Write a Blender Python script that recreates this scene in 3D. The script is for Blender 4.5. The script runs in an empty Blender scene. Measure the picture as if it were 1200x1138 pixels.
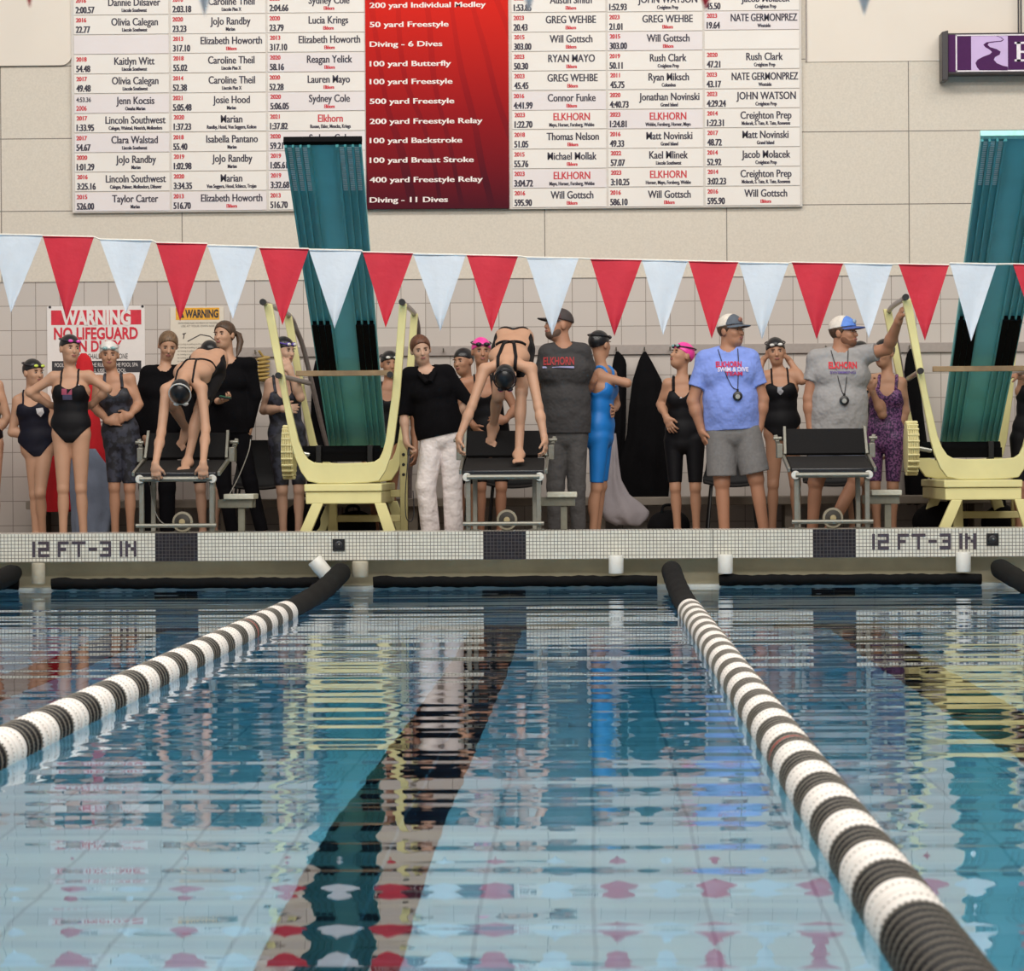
import bpy, math, random
import numpy as np
from mathutils import Matrix, Vector
from mathutils.bvhtree import BVHTree

random.seed(7)
C = bpy.context.scene.collection
SC = bpy.context.scene

# ------------------------------------------------------------------ camera, world, lights, exposure
FPX = 3800.0                                  # focal length in pixels of the 1200-wide frame
CAM = np.array([0.0, -24.0, 0.90])
YAW, PITCH, ROLL = math.atan(90.15 / FPX), math.atan(22.4 / FPX), math.radians(0.37)
cam_data = bpy.data.cameras.new('camera')
cam = bpy.data.objects.new('camera', cam_data)
C.objects.link(cam)
RCAM = (Matrix.Rotation(YAW, 3, 'Z') @ Matrix.Rotation(math.pi / 2 - PITCH, 3, 'X') @ Matrix.Rotation(-ROLL, 3, 'Z'))
cam.matrix_world = Matrix.Translation(Vector(CAM)) @ RCAM.to_4x4()
cam_data.sensor_fit = 'HORIZONTAL'
cam_data.sensor_width = 36.0
cam_data.lens = FPX / 1200.0 * 36.0
cam_data.clip_end = 200
cam_data.dof.use_dof = True
cam_data.dof.focus_distance = 23.0
cam_data.dof.aperture_fstop = 11.0
SC.camera = cam
RC = np.array(RCAM)

SC.view_settings.view_transform = 'Standard'
SC.view_settings.look = 'None'
SC.view_settings.gamma = 1.0
SC.view_settings.use_curve_mapping = False
SC.view_settings.exposure = 0.0
SC.cycles.use_denoising = True

world = bpy.data.worlds.new('world')
SC.world = world
world.use_nodes = True
_bg = world.node_tree.nodes['Background']
_bg.inputs[0].default_value = (1.0, 0.96, 0.92, 1)
_bg.inputs[1].default_value = 0.29

def area_light(name, loc, sx, sy, power, aim, col=(1, 0.95, 0.88)):
    d = bpy.data.lights.new(name, 'AREA')
    d.shape = 'RECTANGLE'
    d.size, d.size_y, d.energy, d.color = sx, sy, power, col
    o = bpy.data.objects.new(name, d)
    C.objects.link(o)
    o.location = loc
    o.rotation_euler = (Vector(aim) - Vector(loc)).to_track_quat('-Z', 'Y').to_euler()
    return o
area_light('hall_lamp_row', (0, -3.5, 8.5), 16, 1.2, 650, (0, 2.0, 1.5))
area_light('hall_lamp_row', (0, -11, 9.0), 16, 2.0, 1250, (0, -9, 0))
area_light('hall_lamp_row', (0, -19, 9.0), 16, 2.0, 1250, (0, -16, 0))

def at(px, py, Y):
    """Point of the plane y = Y that the photograph shows at pixel (px, py)."""
    d = RC @ np.array([(px - 600.0), -(py - 569.0), -FPX])
    return CAM + d * ((Y - CAM[1]) / d[1])

# ------------------------------------------------------------------ materials
def lin(c):
    return tuple((v / 255.0 / 12.92) if v / 255.0 <= 0.04045 else ((v / 255.0 + 0.055) / 1.055) ** 2.4 for v in c)

MATS = {}
def mat(name, rgb, rough=0.5, metal=0.0, spec=0.5, var=0.10, vscale=30.0, bump=0.0, bscale=200.0, coat=0.0, stretch=None, bdist=.01):
    """Principled material whose colour wanders a little with a noise texture."""
    if name in MATS:
        return MATS[name]
    m = bpy.data.materials.new(name)
    m.use_nodes = True
    nt = m.node_tree
    b = nt.nodes['Principled BSDF']
    b.inputs['Roughness'].default_value = rough
    b.inputs['Metallic'].default_value = metal
    b.inputs['Specular IOR Level'].default_value = spec
    b.inputs['Coat Weight'].default_value = coat
    c = lin(rgb)
    tc = nt.nodes.new('ShaderNodeTexCoord')
    n = nt.nodes.new('ShaderNodeTexNoise')
    n.inputs['Scale'].default_value = vscale
    n.inputs['Detail'].default_value = 3
    if stretch:
        mp = nt.nodes.new('ShaderNodeMapping')
        mp.inputs['Scale'].default_value = stretch
        nt.links.new(tc.outputs['Object'], mp.inputs['Vector'])
        nt.links.new(mp.outputs[0], n.inputs['Vector'])
    else:
        nt.links.new(tc.outputs['Object'], n.inputs['Vector'])
    r = nt.nodes.new('ShaderNodeValToRGB')
    r.color_ramp.elements[0].position = 0.3
    r.color_ramp.elements[1].position = 0.7
    r.color_ramp.elements[0].color = tuple(v * (1 - var) for v in c) + (1,)
    r.color_ramp.elements[1].color = tuple(min(1, v * (1 + var)) for v in c) + (1,)
    nt.links.new(n.outputs['Fac'], r.inputs['Fac'])
    nt.links.new(r.outputs['Color'], b.inputs['Base Color'])
    if bump:
        n2 = nt.nodes.new('ShaderNodeTexNoise')
        n2.inputs['Scale'].default_value = bscale
        nt.links.new(tc.outputs['Object'], n2.inputs['Vector'])
        bp = nt.nodes.new('ShaderNodeBump')
        bp.inputs['Strength'].default_value = bump
        bp.inputs['Distance'].default_value = bdist
        nt.links.new(n2.outputs['Fac'], bp.inputs['Height'])
        nt.links.new(bp.outputs['Normal'], b.inputs['Normal'])
    MATS[name] = m
    return m

def math_node(nt, op, a, b=None):
    n = nt.nodes.new('ShaderNodeMath')
    n.operation = op
    for i, v in enumerate((a, b)):
        if v is None:
            continue
        if isinstance(v, (int, float)):
            n.inputs[i].default_value = v
        else:
            nt.links.new(v, n.inputs[i])
    return n.outputs[0]

def tile_mat(name, rgb, grout, su, sv, gap, axes='XZ', off=(0, 0), rough=0.35, var=0.06, speck=0.0, spec=0.4):
    """Square-laid tiles with grout lines, from the world position."""
    m = bpy.data.materials.new(name)
    m.use_nodes = True
    nt = m.node_tree
    b = nt.nodes['Principled BSDF']
    b.inputs['Roughness'].default_value = rough
    b.inputs['Specular IOR Level'].default_value = spec
    g = nt.nodes.new('ShaderNodeNewGeometry')
    s = nt.nodes.new('ShaderNodeSeparateXYZ')
    nt.links.new(g.outputs['Position'], s.inputs[0])
    lines, cells = [], []
    for ax, sz, o in ((axes[0], su, off[0]), (axes[1], sv, off[1])):
        q = math_node(nt, 'DIVIDE', math_node(nt, 'SUBTRACT', s.outputs[ax], o), sz)
        fr = math_node(nt, 'FRACT', q)
        lines.append(math_node(nt, 'LESS_THAN', fr, gap / sz))
        cells.append(math_node(nt, 'FLOOR', q))
    line = math_node(nt, 'MAXIMUM', lines[0], lines[1])
    cb = nt.nodes.new('ShaderNodeCombineXYZ')
    nt.links.new(cells[0], cb.inputs[0])
    nt.links.new(cells[1], cb.inputs[1])
    wn = nt.nodes.new('ShaderNodeTexWhiteNoise')
    nt.links.new(cb.outputs[0], wn.inputs['Vector'])
    fac = wn.outputs['Value']
    if speck:
        nz = nt.nodes.new('ShaderNodeTexNoise')
        nz.inputs['Scale'].default_value = 60
        nz.inputs['Detail'].default_value = 4
        nt.links.new(g.outputs['Position'], nz.inputs['Vector'])
        fac = math_node(nt, 'ADD', math_node(nt, 'MULTIPLY', fac, 1 - speck), math_node(nt, 'MULTIPLY', nz.outputs['Fac'], speck))
    c = lin(rgb)
    r = nt.nodes.new('ShaderNodeValToRGB')
    r.color_ramp.elements[0].color = tuple(v * (1 - var) for v in c) + (1,)
    r.color_ramp.elements[1].color = tuple(min(1, v * (1 + var)) for v in c) + (1,)
    nt.links.new(fac, r.inputs['Fac'])
    mx = nt.nodes.new('ShaderNodeMix')
    mx.data_type = 'RGBA'
    nt.links.new(line, mx.inputs['Factor'])
    nt.links.new(r.outputs['Color'], mx.inputs['A'])
    mx.inputs['B'].default_value = lin(grout) + (1,)
    nt.links.new(mx.outputs['Result'], b.inputs['Base Color'])
    MATS[name] = m
    return m

# ------------------------------------------------------------------ mesh building
class MB:
    def __init__(self):
        self.v, self.f, self.m = [], [], []
    def raw(self, vs, fs, m=0):
        o = len(self.v)
        self.v += [tuple(map(float, p)) for p in vs]
        for f in fs:
            self.f.append(tuple(int(i) + o for i in f))
            self.m.append(m)
        return self
    def box(self, x0, x1, y0, y1, z0, z1, m=0):
        vs = [(x, y, z) for x in (x0, x1) for y in (y0, y1) for z in (z0, z1)]
        return self.raw(vs, [(0, 1, 3, 2), (4, 6, 7, 5), (0, 4, 5, 1), (2, 3, 7, 6), (0, 2, 6, 4), (1, 5, 7, 3)], m)
    def obox(self, c, ax, half, m=0):
        c = np.array(c, float)
        A = [np.array(a, float) / np.linalg.norm(a) for a in ax]
        vs = [c + A[0] * half[0] * i + A[1] * half[1] * j + A[2] * half[2] * k for i in (-1, 1) for j in (-1, 1) for k in (-1, 1)]
        return self.raw(vs, [(0, 1, 3, 2), (4, 6, 7, 5), (0, 4, 5, 1), (2, 3, 7, 6), (0, 2, 6, 4), (1, 5, 7, 3)], m)
    def bar(self, a, b, w, d, side=(1, 0, 0), m=0):
        """Rectangular bar from a to b; w across `side`, d across the other way."""
        a, b = np.array(a, float), np.array(b, float)
        t = b - a
        L = np.linalg.norm(t)
        t = t / L
        s = np.array(side, float)
        s = s - t * s.dot(t)
        s /= np.linalg.norm(s)
        return self.obox((a + b) / 2, (t, s, np.cross(t, s)), (L / 2, w / 2, d / 2), m)
    def tube(self, pts, r, n=12, m=0, cap=True, flat=1.0):
        P = [np.array(p, float) for p in pts]
        R = list(r) if hasattr(r, '__len__') else [r] * len(P)
        T = []
        for i in range(len(P)):
            t = P[min(i + 1, len(P) - 1)] - P[max(i - 1, 0)]
            T.append(t / (np.linalg.norm(t) + 1e-12))
        u = np.cross(T[0], (0, 0, 1.0))
        if np.linalg.norm(u) < 0.1:
            u = np.cross(T[0], (0, 1.0, 0))
        vs, fs = [], []
        for i, p in enumerate(P):
            u = u - T[i] * u.dot(T[i])
            u /= np.linalg.norm(u)
            w = np.cross(T[i], u)
            for k in range(n):
                a = 2 * math.pi * k / n
                vs.append(p + R[i] * (math.cos(a) * u + flat * math.sin(a) * w))
        for i in range(len(P) - 1):
            for k in range(n):
                fs.append((i * n + k, i * n + (k + 1) % n, (i + 1) * n + (k + 1) % n, (i + 1) * n + k))
        if cap:
            fs.append(tuple(range(n))[::-1])
            fs.append(tuple((len(P) - 1) * n + k for k in range(n)))
        return self.raw(vs, fs, m)
    def lathe(self, prof, o, axis, n=24, m=0):
        """prof: list of (distance along axis, radius)."""
        o, ax = np.array(o, float), np.array(axis, float)
        ax /= np.linalg.norm(ax)
        u = np.cross(ax, (0, 0, 1.0)) if abs(ax[2]) < 0.9 else np.cross(ax, (0, 1.0, 0))
        u /= np.linalg.norm(u)
        w = np.cross(ax, u)
        vs, fs = [], []
        for t, r in prof:
            for k in range(n):
                a = 2 * math.pi * k / n
                vs.append(o + ax * t + r * (math.cos(a) * u + math.sin(a) * w))
        for i in range(len(prof) - 1):
            for k in range(n):
                fs.append((i * n + k, i * n + (k + 1) % n, (i + 1) * n + (k + 1) % n, (i + 1) * n + k))
        fs.append(tuple(range(n))[::-1])
        fs.append(tuple((len(prof) - 1) * n + k for k in range(n)))
        return self.raw(vs, fs, m)
    def ell(self, c, r, ax=None, n=16, k=10, m=0):
        A = np.eye(3) if ax is None else np.array(ax, float)
        c = np.array(c, float)
        vs, fs = [], []
        for i in range(k + 1):
            th = math.pi * i / k
            for j in range(n):
                ph = 2 * math.pi * j / n
                q = (r[0] * math.sin(th) * math.cos(ph), r[1] * math.sin(th) * math.sin(ph), r[2] * math.cos(th))
                vs.append(c + A[0] * q[0] + A[1] * q[1] + A[2] * q[2])
        for i in range(k):
            for j in range(n):
                fs.append((i * n + j, (i + 1) * n + j, (i + 1) * n + (j + 1) % n, i * n + (j + 1) % n))
        return self.raw(vs, fs, m)
    def prism(self, poly, y0, y1, m=0):
        """poly in (x, z), counter-clockwise seen from -y; runs from y0 (front) to y1."""
        n = len(poly)
        vs = [(x, y0, z) for x, z in poly] + [(x, y1, z) for x, z in poly]
        fs = [tuple(range(n)), tuple(range(2 * n - 1, n - 1, -1))]
        fs += [(i, i + n, (i + 1) % n + n, (i + 1) % n) for i in range(n)]
        return self.raw(vs, fs, m)
    def build(self, name, mats, parent=None, smooth=True, bevel=0.0, angle=40):
        me = bpy.data.meshes.new(name)
        me.from_pydata(self.v, [], self.f)
        for mm in (mats if isinstance(mats, (list, tuple)) else [mats]):
            me.materials.append(mm)
        me.polygons.foreach_set('material_index', self.m)
        if smooth:
            me.polygons.foreach_set('use_smooth', [True] * len(self.f))
            me.set_sharp_from_angle(angle=math.radians(angle))
        me.update()
        o = bpy.data.objects.new(name, me)
        C.objects.link(o)
        if bevel:
            b = o.modifiers.new('bevel', 'BEVEL')
            b.width, b.segments, b.limit_method = bevel, 2, 'ANGLE'
        if parent is not None:
            put(o, parent)
        return o

def put(o, parent):
    """Parent a mesh that was built in world coordinates."""
    o.parent = parent
    o.matrix_parent_inverse = Matrix.Translation(parent.location).inverted() if parent.parent is None else Matrix.Translation(root_of(parent).location).inverted() @ Matrix.Translation((0, 0, 0))
    if parent.parent is not None:
        o.matrix_parent_inverse = Matrix.Identity(4)
    return o

def root_of(o):
    while o.parent:
        o = o.parent
    return o

def tag(o, label, cat, group=None):
    o['label'], o['category'] = label, cat
    if group:
        o['group'] = group
    return o

def thing(name, label, cat, loc, group=None):
    o = bpy.data.objects.new(name, None)
    o.empty_display_size = 0.1
    C.objects.link(o)
    o.location = tuple(map(float, loc))
    return tag(o, label, cat, group)

def struct(o):
    o['kind'] = 'structure'
    return o

# text -------------------------------------------------------------------------------------------
_TXT = {}
def text_geo(s, bold=0.0):
    key = (s, bold)
    if key not in _TXT:
        cu = bpy.data.curves.new('t', 'FONT')
        cu.body = s
        cu.offset = bold
        cu.resolution_u = 3
        o = bpy.data.objects.new('t', cu)
        me = o.to_mesh()
        vs = np.array([tuple(v.co) for v in me.vertices])
        fs = [tuple(p.vertices) for p in me.polygons]
        o.to_mesh_clear()
        bpy.data.objects.remove(o)
        bpy.data.curves.remove(cu)
        _TXT[key] = (vs, fs)
    return _TXT[key]

def text2d(s, x, z, h, align='c', w=None, bold=0.0, xs=1.0):
    """2-D lettering: cap height h, baseline at z, at x (left/centre), optionally of width w."""
    vs, fs = text_geo(s, bold)
    k = h / 0.70
    p = vs[:, :2] * k
    p[:, 0] *= xs
    x0, x1 = p[:, 0].min(), p[:, 0].max()
    if w:
        p[:, 0] = (p[:, 0] - x0) * (w / (x1 - x0))
        x0, x1 = 0, w
    p[:, 0] += x - (x0 if align == 'l' else (x0 + x1) / 2)
    p[:, 1] += z
    return p, fs

def add_text(mb, y, s, x, z, h, m=0, heavy=0.0, **kw):
    """heavy thickens the upright strokes only (fraction of the cap height)."""
    p, fs = text2d(s, x, z, h, **kw)
    for i, d in enumerate((-1, 0, 1) if heavy else (0,)):
        mb.raw([(a + d * heavy * h, y + .00004 * i, b) for a, b in p], fs, m)

# ------------------------------------------------------------------ distance fields for bodies and cloth
def nrm(v):
    v = np.array(v, float)
    return v / (np.linalg.norm(v) + 1e-12)

def rc(a, b, ra, rb, k=0.02, lat=None, wf=1.0):
    return ['rc', np.array(a, float), np.array(b, float), ra, rb, k, None if lat is None else nrm(lat), wf]

def el(c, ax, r, k=0.02):
    return ['el', np.array(c, float), [nrm(a) for a in ax], tuple(r), k]

def sub(c, ax, r, k=0.01):
    return ['sub', np.array(c, float), [nrm(a) for a in ax], tuple(r), k]

def inflate(prims, e, k=None):
    out = []
    for p in prims:
        q = list(p)
        if q[0] == 'rc':
            q[3] += e
            q[4] += e
            if k is not None:
                q[5] = k
        elif q[0] == 'el':
            q[3] = tuple(r + e for r in q[3])
            if k is not None:
                q[4] = k
        else:
            continue
        out.append(q)
    return out

def bounds(prims):
    lo, hi = np.full(3, 1e9), np.full(3, -1e9)
    for p in prims:
        if p[0] == 'rc':
            r = max(p[3], p[4]) * max(1, p[7]) + 0.012
            lo, hi = np.minimum(lo, np.minimum(p[1], p[2]) - r), np.maximum(hi, np.maximum(p[1], p[2]) + r)
        elif p[0] == 'el':
            r = max(p[3]) + 0.012
            lo, hi = np.minimum(lo, p[1] - r), np.maximum(hi, p[1] + r)
    return lo, hi

def field(prims, h, pad=0.0, box=None):
    lo, hi = bounds(prims) if box is None else box
    lo, hi = lo - pad - 2 * h, hi + pad + 2 * h
    n = np.ceil((hi - lo) / h).astype(int) + 1
    F = np.full(n, 0.25, np.float32)
    ax = [(lo[i] + h * np.arange(n[i])).astype(np.float32) for i in range(3)]
    for p in prims:
        k = p[5] if p[0] == 'rc' else p[4]
        if p[0] == 'rc':
            r = max(p[3], p[4]) * max(1, p[7]) + k + 3 * h
            a, b = np.minimum(p[1], p[2]) - r, np.maximum(p[1], p[2]) + r
        else:
            r = max(p[3]) + k + 3 * h
            a, b = p[1] - r, p[1] + r
        i0 = np.clip(np.floor((a - lo) / h).astype(int), 0, n)
        i1 = np.clip(np.ceil((b - lo) / h).astype(int) + 1, 0, n)
        if np.any(i1 <= i0):
            continue
        sl = tuple(slice(i0[i], i1[i]) for i in range(3))
        X, Y, Z = ax[0][sl[0]][:, None, None], ax[1][sl[1]][None, :, None], ax[2][sl[2]][None, None, :]
        if p[0] == 'rc':
            A, B = p[1], p[2]
            d = B - A
            dd = max(d.dot(d), 1e-9)
            px, py, pz = X - np.float32(A[0]), Y - np.float32(A[1]), Z - np.float32(A[2])
            t = np.clip((px * d[0] + py * d[1] + pz * d[2]) / dd, 0, 1).astype(np.float32)
            qx, qy, qz = px - t * np.float32(d[0]), py - t * np.float32(d[1]), pz - t * np.float32(d[2])
            q2 = qx * qx + qy * qy + qz * qz
            if p[6] is not None and p[7] != 1.0:
                l = qx * p[6][0] + qy * p[6][1] + qz * p[6][2]
                q2 = q2 - l * l + (l / p[7]) ** 2
            D = np.sqrt(np.maximum(q2, 0)) - (p[3] + (p[4] - p[3]) * t)
        else:
            px, py, pz = X - np.float32(p[1][0]), Y - np.float32(p[1][1]), Z - np.float32(p[1][2])
            L = [px * a[0] + py * a[1] + pz * a[2] for a in p[2]]
            k0 = np.sqrt(sum((l / r) ** 2 for l, r in zip(L, p[3])))
            k1 = np.sqrt(sum((l / (r * r)) ** 2 for l, r in zip(L, p[3]))) + 1e-6
            D = k0 * (k0 - 1) / k1
        cur = F[sl]
        if p[0] == 'sub':
            hh = np.maximum(k - np.abs(cur + D), 0) / k
            F[sl] = np.maximum(cur, -D) + hh * hh * k / 4
        else:
            hh = np.maximum(k - np.abs(cur - D), 0) / k
            F[sl] = np.minimum(cur, D) - hh * hh * k / 4
    return F, lo, h, ax

def surface_nets(F, lo, h):
    I = F < 0
    n = np.array(F.shape)
    cs = [(a, b, c) for a in (0, 1) for b in (0, 1) for c in (0, 1)]
    def corner(A, o):
        return A[o[0]:n[0] - 1 + o[0], o[1]:n[1] - 1 + o[1], o[2]:n[2] - 1 + o[2]]
    cnt = sum(corner(I, o).astype(np.int8) for o in cs)
    act = (cnt > 0) & (cnt < 8)
    idx = np.full(act.shape, -1, np.int64)
    cells = np.argwhere(act)
    if len(cells) == 0:
        return np.zeros((0, 3)), np.zeros((0, 4), int)
    idx[act] = np.arange(len(cells))
    acc, num = np.zeros((len(cells), 3)), np.zeros(len(cells))
    vals = {o: F[cells[:, 0] + o[0], cells[:, 1] + o[1], cells[:, 2] + o[2]].astype(float) for o in cs}
    for o in cs:
        for a in range(3):
            if o[a] == 0:
                o2 = tuple(1 if i == a else o[i] for i in range(3))
                v0, v1 = vals[o], vals[o2]
                cr = (v0 < 0) != (v1 < 0)
                t = np.where(cr, v0 / np.where(cr, v0 - v1, 1), 0)
                p = np.tile(np.array(o, float), (len(cells), 1))
                p[:, a] += t
                acc += p * cr[:, None]
                num += cr
    V = lo + h * (cells + acc / num[:, None])
    Q = []
    for a in range(3):
        b, c = (a + 1) % 3, (a + 2) % 3
        s0, s1 = [slice(None)] * 3, [slice(None)] * 3
        s0[a], s1[a] = slice(0, -1), slice(1, None)
        A0, A1 = I[tuple(s0)], I[tuple(s1)]
        for flip in (False, True):
            e = np.argwhere((A0 & ~A1) if not flip else (~A0 & A1))
            if len(e) == 0:
                continue
            ok = (e[:, b] > 0) & (e[:, c] > 0) & (e[:, b] < n[b] - 1) & (e[:, c] < n[c] - 1)
            e = e[ok]
            def g(db, dc):
                q = e.copy()
                q[:, b] -= db
                q[:, c] -= dc
                return idx[q[:, 0], q[:, 1], q[:, 2]]
            quad = np.stack([g(1, 1), g(0, 1), g(0, 0), g(1, 0)], 1)
            if flip:
                quad = quad[:, ::-1]
            Q.append(quad)
    return V, np.concatenate(Q)

def np_mesh(name, V, Q, mats, parent=None):
    me = bpy.data.meshes.new(name)
    me.vertices.add(len(V))
    me.vertices.foreach_set('co', np.asarray(V, np.float32).ravel())
    me.loops.add(Q.size)
    me.loops.foreach_set('vertex_index', np.asarray(Q, np.int32).ravel())
    me.polygons.add(len(Q))
    me.polygons.foreach_set('loop_start', np.arange(0, Q.size, Q.shape[1], dtype=np.int32))
    me.polygons.foreach_set('use_smooth', np.ones(len(Q), bool))
    me.update(calc_edges=True)
    for m in (mats if isinstance(mats, (list, tuple)) else [mats]):
        me.materials.append(m)
    o = bpy.data.objects.new(name, me)
    C.objects.link(o)
    if parent is not None:
        put(o, parent)
    return o

def sdf_obj(name, prims, h, m, parent=None, cut=None, limbs=(), kk=.015):
    """Mesh of a distance field. cut(X, Y, Z) > 0 is trimmed away; limbs are (prims, cut) pairs trimmed on their own."""
    box = bounds(prims + [q for l in limbs for q in l[0]])
    F, lo, h, ax = field(prims, h, box=box)
    X, Y, Z = ax[0][:, None, None], ax[1][None, :, None], ax[2][None, None, :]
    if cut is not None and not limbs:
        F = np.maximum(F, cut(X, Y, Z).astype(np.float32))
    elif cut is not None:
        F = np.maximum(F, cut[0](X, Y, Z).astype(np.float32))
    for pr, c in limbs:
        G = field(pr, h, box=box)[0]
        if c is not None:
            G = np.maximum(G, c(X, Y, Z).astype(np.float32))
        t = np.maximum(kk - np.abs(F - G), 0) / kk
        F = np.minimum(F, G) - t * t * kk / 4
    if limbs and cut is not None and len(cut) > 1:
        F = np.maximum(F, cut[1](X, Y, Z).astype(np.float32))
    V, Q = surface_nets(F, lo, h)
    return np_mesh(name, V, Q, m, parent)

def plane(p, nv):
    """signed distance beyond the plane through p with normal nv."""
    p, nv = np.array(p, float), nrm(nv)
    return lambda X, Y, Z: (X - p[0]) * nv[0] + (Y - p[1]) * nv[1] + (Z - p[2]) * nv[2]

def both(*fs):
    def g(X, Y, Z):
        r = fs[0](X, Y, Z)
        for f in fs[1:]:
            r = np.maximum(r, f(X, Y, Z))
        return r
    return g

# ------------------------------------------------------------------ people
SKIN = {}
def skin(tone):
    rgb = {'fair': (184, 142, 116), 'pale': (194, 155, 132), 'tan': (166, 120, 95), 'warm': (174, 130, 104)}[tone]
    return mat('skin_' + tone, rgb, rough=0.5, var=0.05, vscale=9, spec=0.35)

class Person:
    """Skeleton and flesh of one figure; joints are metres, 'l' is the figure's own right side."""
    def __init__(s, name_label, Y, H=1.66, sex='f', face=0, tone='fair', group=None, h=0.0075, build=1.0, belly=0.0, **J):
        s.Y, s.H, s.sex, s.h, s.build = Y, H, sex, h, build
        s.k = H / 1.68
        P = lambda v: at(v[0], v[1], (v[3] if len(v) > 3 else Y + (v[2] if len(v) > 2 else 0.0)))
        g = {k: P(v) for k, v in J.items() if k in 'hd nk sl sr el er wl wr pv hl hr kl kr al ar'.split()}
        yw = math.radians(face)
        lv = np.array([math.cos(yw), math.sin(yw), 0])
        fw = np.array([math.sin(yw), -math.cos(yw), 0])
        m = s.k * 1.68
        male = sex == 'm'
        if 'bx' in J:                                    # whole figure from its head position
            b = at(J['bx'], 560, Y)
            base = np.array([b[0], Y, 0.30])
        else:
            base = np.array([g['pv'][0], g['pv'][1], 0.30])
        up = np.array([0, 0, 1.0])
        dv = lambda z, l=0, f=0: base + up * z * m + lv * l * m + fw * f * m
        sw = 0.118 if male else 0.102
        d = dict(hd=dv(.932), nk=dv(.842), pv=dv(.515), sl=dv(.812, -sw), sr=dv(.812, sw))
        for k_ in d:
            g.setdefault(k_, d[k_])
        off = g['pv'] - d['pv']
        offs = g['nk'] - d['nk']
        for k_, v in dict(el=dv(.635, -sw - .03, -.02), er=dv(.635, sw + .03, -.02), wl=dv(.49, -sw - .035, .03), wr=dv(.49, sw + .035, .03)).items():
            g.setdefault(k_, v + offs)
        hw = .050 if male else .054
        for k_, v in dict(hl=dv(.505, -hw), hr=dv(.505, hw)).items():
            g.setdefault(k_, g['pv'] + (v - dv(.515)))
        ground = J.get('ground', 0.30)
        for sd, sg in (('l', -1), ('r', 1)):
            if 'a' + sd not in g:
                if 'ax' in J:
                    q = at(J['ax'][0 if sg < 0 else 1], 600, Y)
                    g['a' + sd] = np.array([q[0], Y, ground + .065])
                else:
                    g['a' + sd] = dv(.04, sg * hw * 1.05)
            if 'k' + sd not in g:
                g['k' + sd] = (g['h' + sd] * .48 + g['a' + sd] * .52) + fw * .02
        s.g = g
        s.up = nrm(g['nk'] - g['pv'])
        lat = g['sr'] - g['sl'] + .5 * (g['hr'] - g['hl'])
        s.lat = nrm(lat - s.up * lat.dot(s.up))
        s.fw = np.cross(s.lat, s.up)
        s.L = np.linalg.norm(g['nk'] - g['pv'])
        # head
        hy, hp, hr_ = J.get('look', (face, 0, 0))
        if 'hfw' in J:
            s.hf = nrm(J['hfw'])
            s.hu = np.array(J['hup'], float)
            s.hu = nrm(s.hu - s.hf * s.hu.dot(s.hf))
        else:
            a, b = math.radians(hy), math.radians(hp)
            s.hf = np.array([math.sin(a) * math.cos(b), -math.cos(a) * math.cos(b), math.sin(b)])
            s.hu = nrm(up - s.hf * s.hf[2])
            l0 = np.cross(s.hu, s.hf)
            c_, s_ = math.cos(math.radians(hr_)), math.sin(math.radians(hr_))
            s.hu = c_ * s.hu + s_ * l0
        s.hl_ = np.cross(s.hu, s.hf)
        s.hs = J.get('hs', 1.0) * (1.03 if male else 0.97) * (0.5 + 0.5 * s.k)
        s.hands = J.get('hands', {})
        s.feet = J.get('feet', {})
        s.belly = belly
        s.flesh()
        pc = g['pv']
        low = min(g['al'][2], g['ar'][2])
        s.root = thing('person', name_label, 'person', (pc[0], pc[1], max(0.30, low - 0.065)), group)
        s.tone = tone

    def H3(s, l, f, u):
        q = s.hs
        return s.g['hd'] + (s.hl_ * l + s.hf * f + s.hu * u) * q
    def T(s, t, l=0.0, f=0.0):
        """point in the trunk: t along pelvis-neck, l and f in metres (scaled)."""
        return s.g['pv'] + s.up * s.L * t + s.lat * l * s.k + s.fw * f * s.k

    def flesh(s):
        g, k, b = s.g, s.k, s.build
        male = s.sex == 'm'
        T, lat = s.T, s.lat
        ax = (s.lat, s.fw, s.up)
        if male:
            ch = [(-.06, .100, 1.50), (.16, .100, 1.50), (.40, .100, 1.48), (.70, .112, 1.52), (.90, .075, 1.9)]
        else:
            ch = [(-.06, .094, 1.53), (.14, .091, 1.52), (.44, .077, 1.44), (.68, .089, 1.48), (.89, .062, 1.9)]
        tr = []
        for (t0, r0, w0), (t1, r1, w1) in zip(ch, ch[1:]):
            tr.append(rc(T(t0), T(t1), r0 * k * b, r1 * k * b, .04, lat, (w0 + w1) / 2))
        rs = (.056 if male else .043) * k * b
        for sd in 'lr':
            tr.append(rc(T(.95), g['s' + sd], .036 * k, rs, .035))
        if male:
            tr.append(el(T(.70, -.075, .07), ax, (.085 * k, .05 * k, .075 * k), .04))
            tr.append(el(T(.70, .075, .07), ax, (.085 * k, .05 * k, .075 * k), .04))
            if s.belly:
                tr.append(el(T(.30, 0, .05 + s.belly * .5), ax, (.14 * k, .09 * k, .15 * k), .06))
        else:
            for q in (-.062, .062):
                tr.append(el(T(.66, q, .070), ax, (.052 * k, .036 * k, .052 * k), .05))
        for q in (-.068, .068):
            tr.append(el(T(-.06, q, -.055), ax, (.078 * k, .072 * k, .085 * k), .04))
        s.trunk = tr
        hd = s.H3
        s.neck = [rc(T(.93), hd(0, -.022, -.05), (.060 if male else .046) * k, (.058 if male else .046) * k, .03)]
        hx = (s.hl_, s.hf, s.hu)
        q = s.hs
        E = lambda l, f, u, a, b_, c, kk=.02: el(hd(l, f, u), hx, (a * q, b_ * q, c * q), kk)
        jw = .047 if male else .040
        s.skull = [E(0, -.014, .030, .074, .094, .085), E(0, .028, -.030, .060, .060, .080, .03)]
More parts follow.
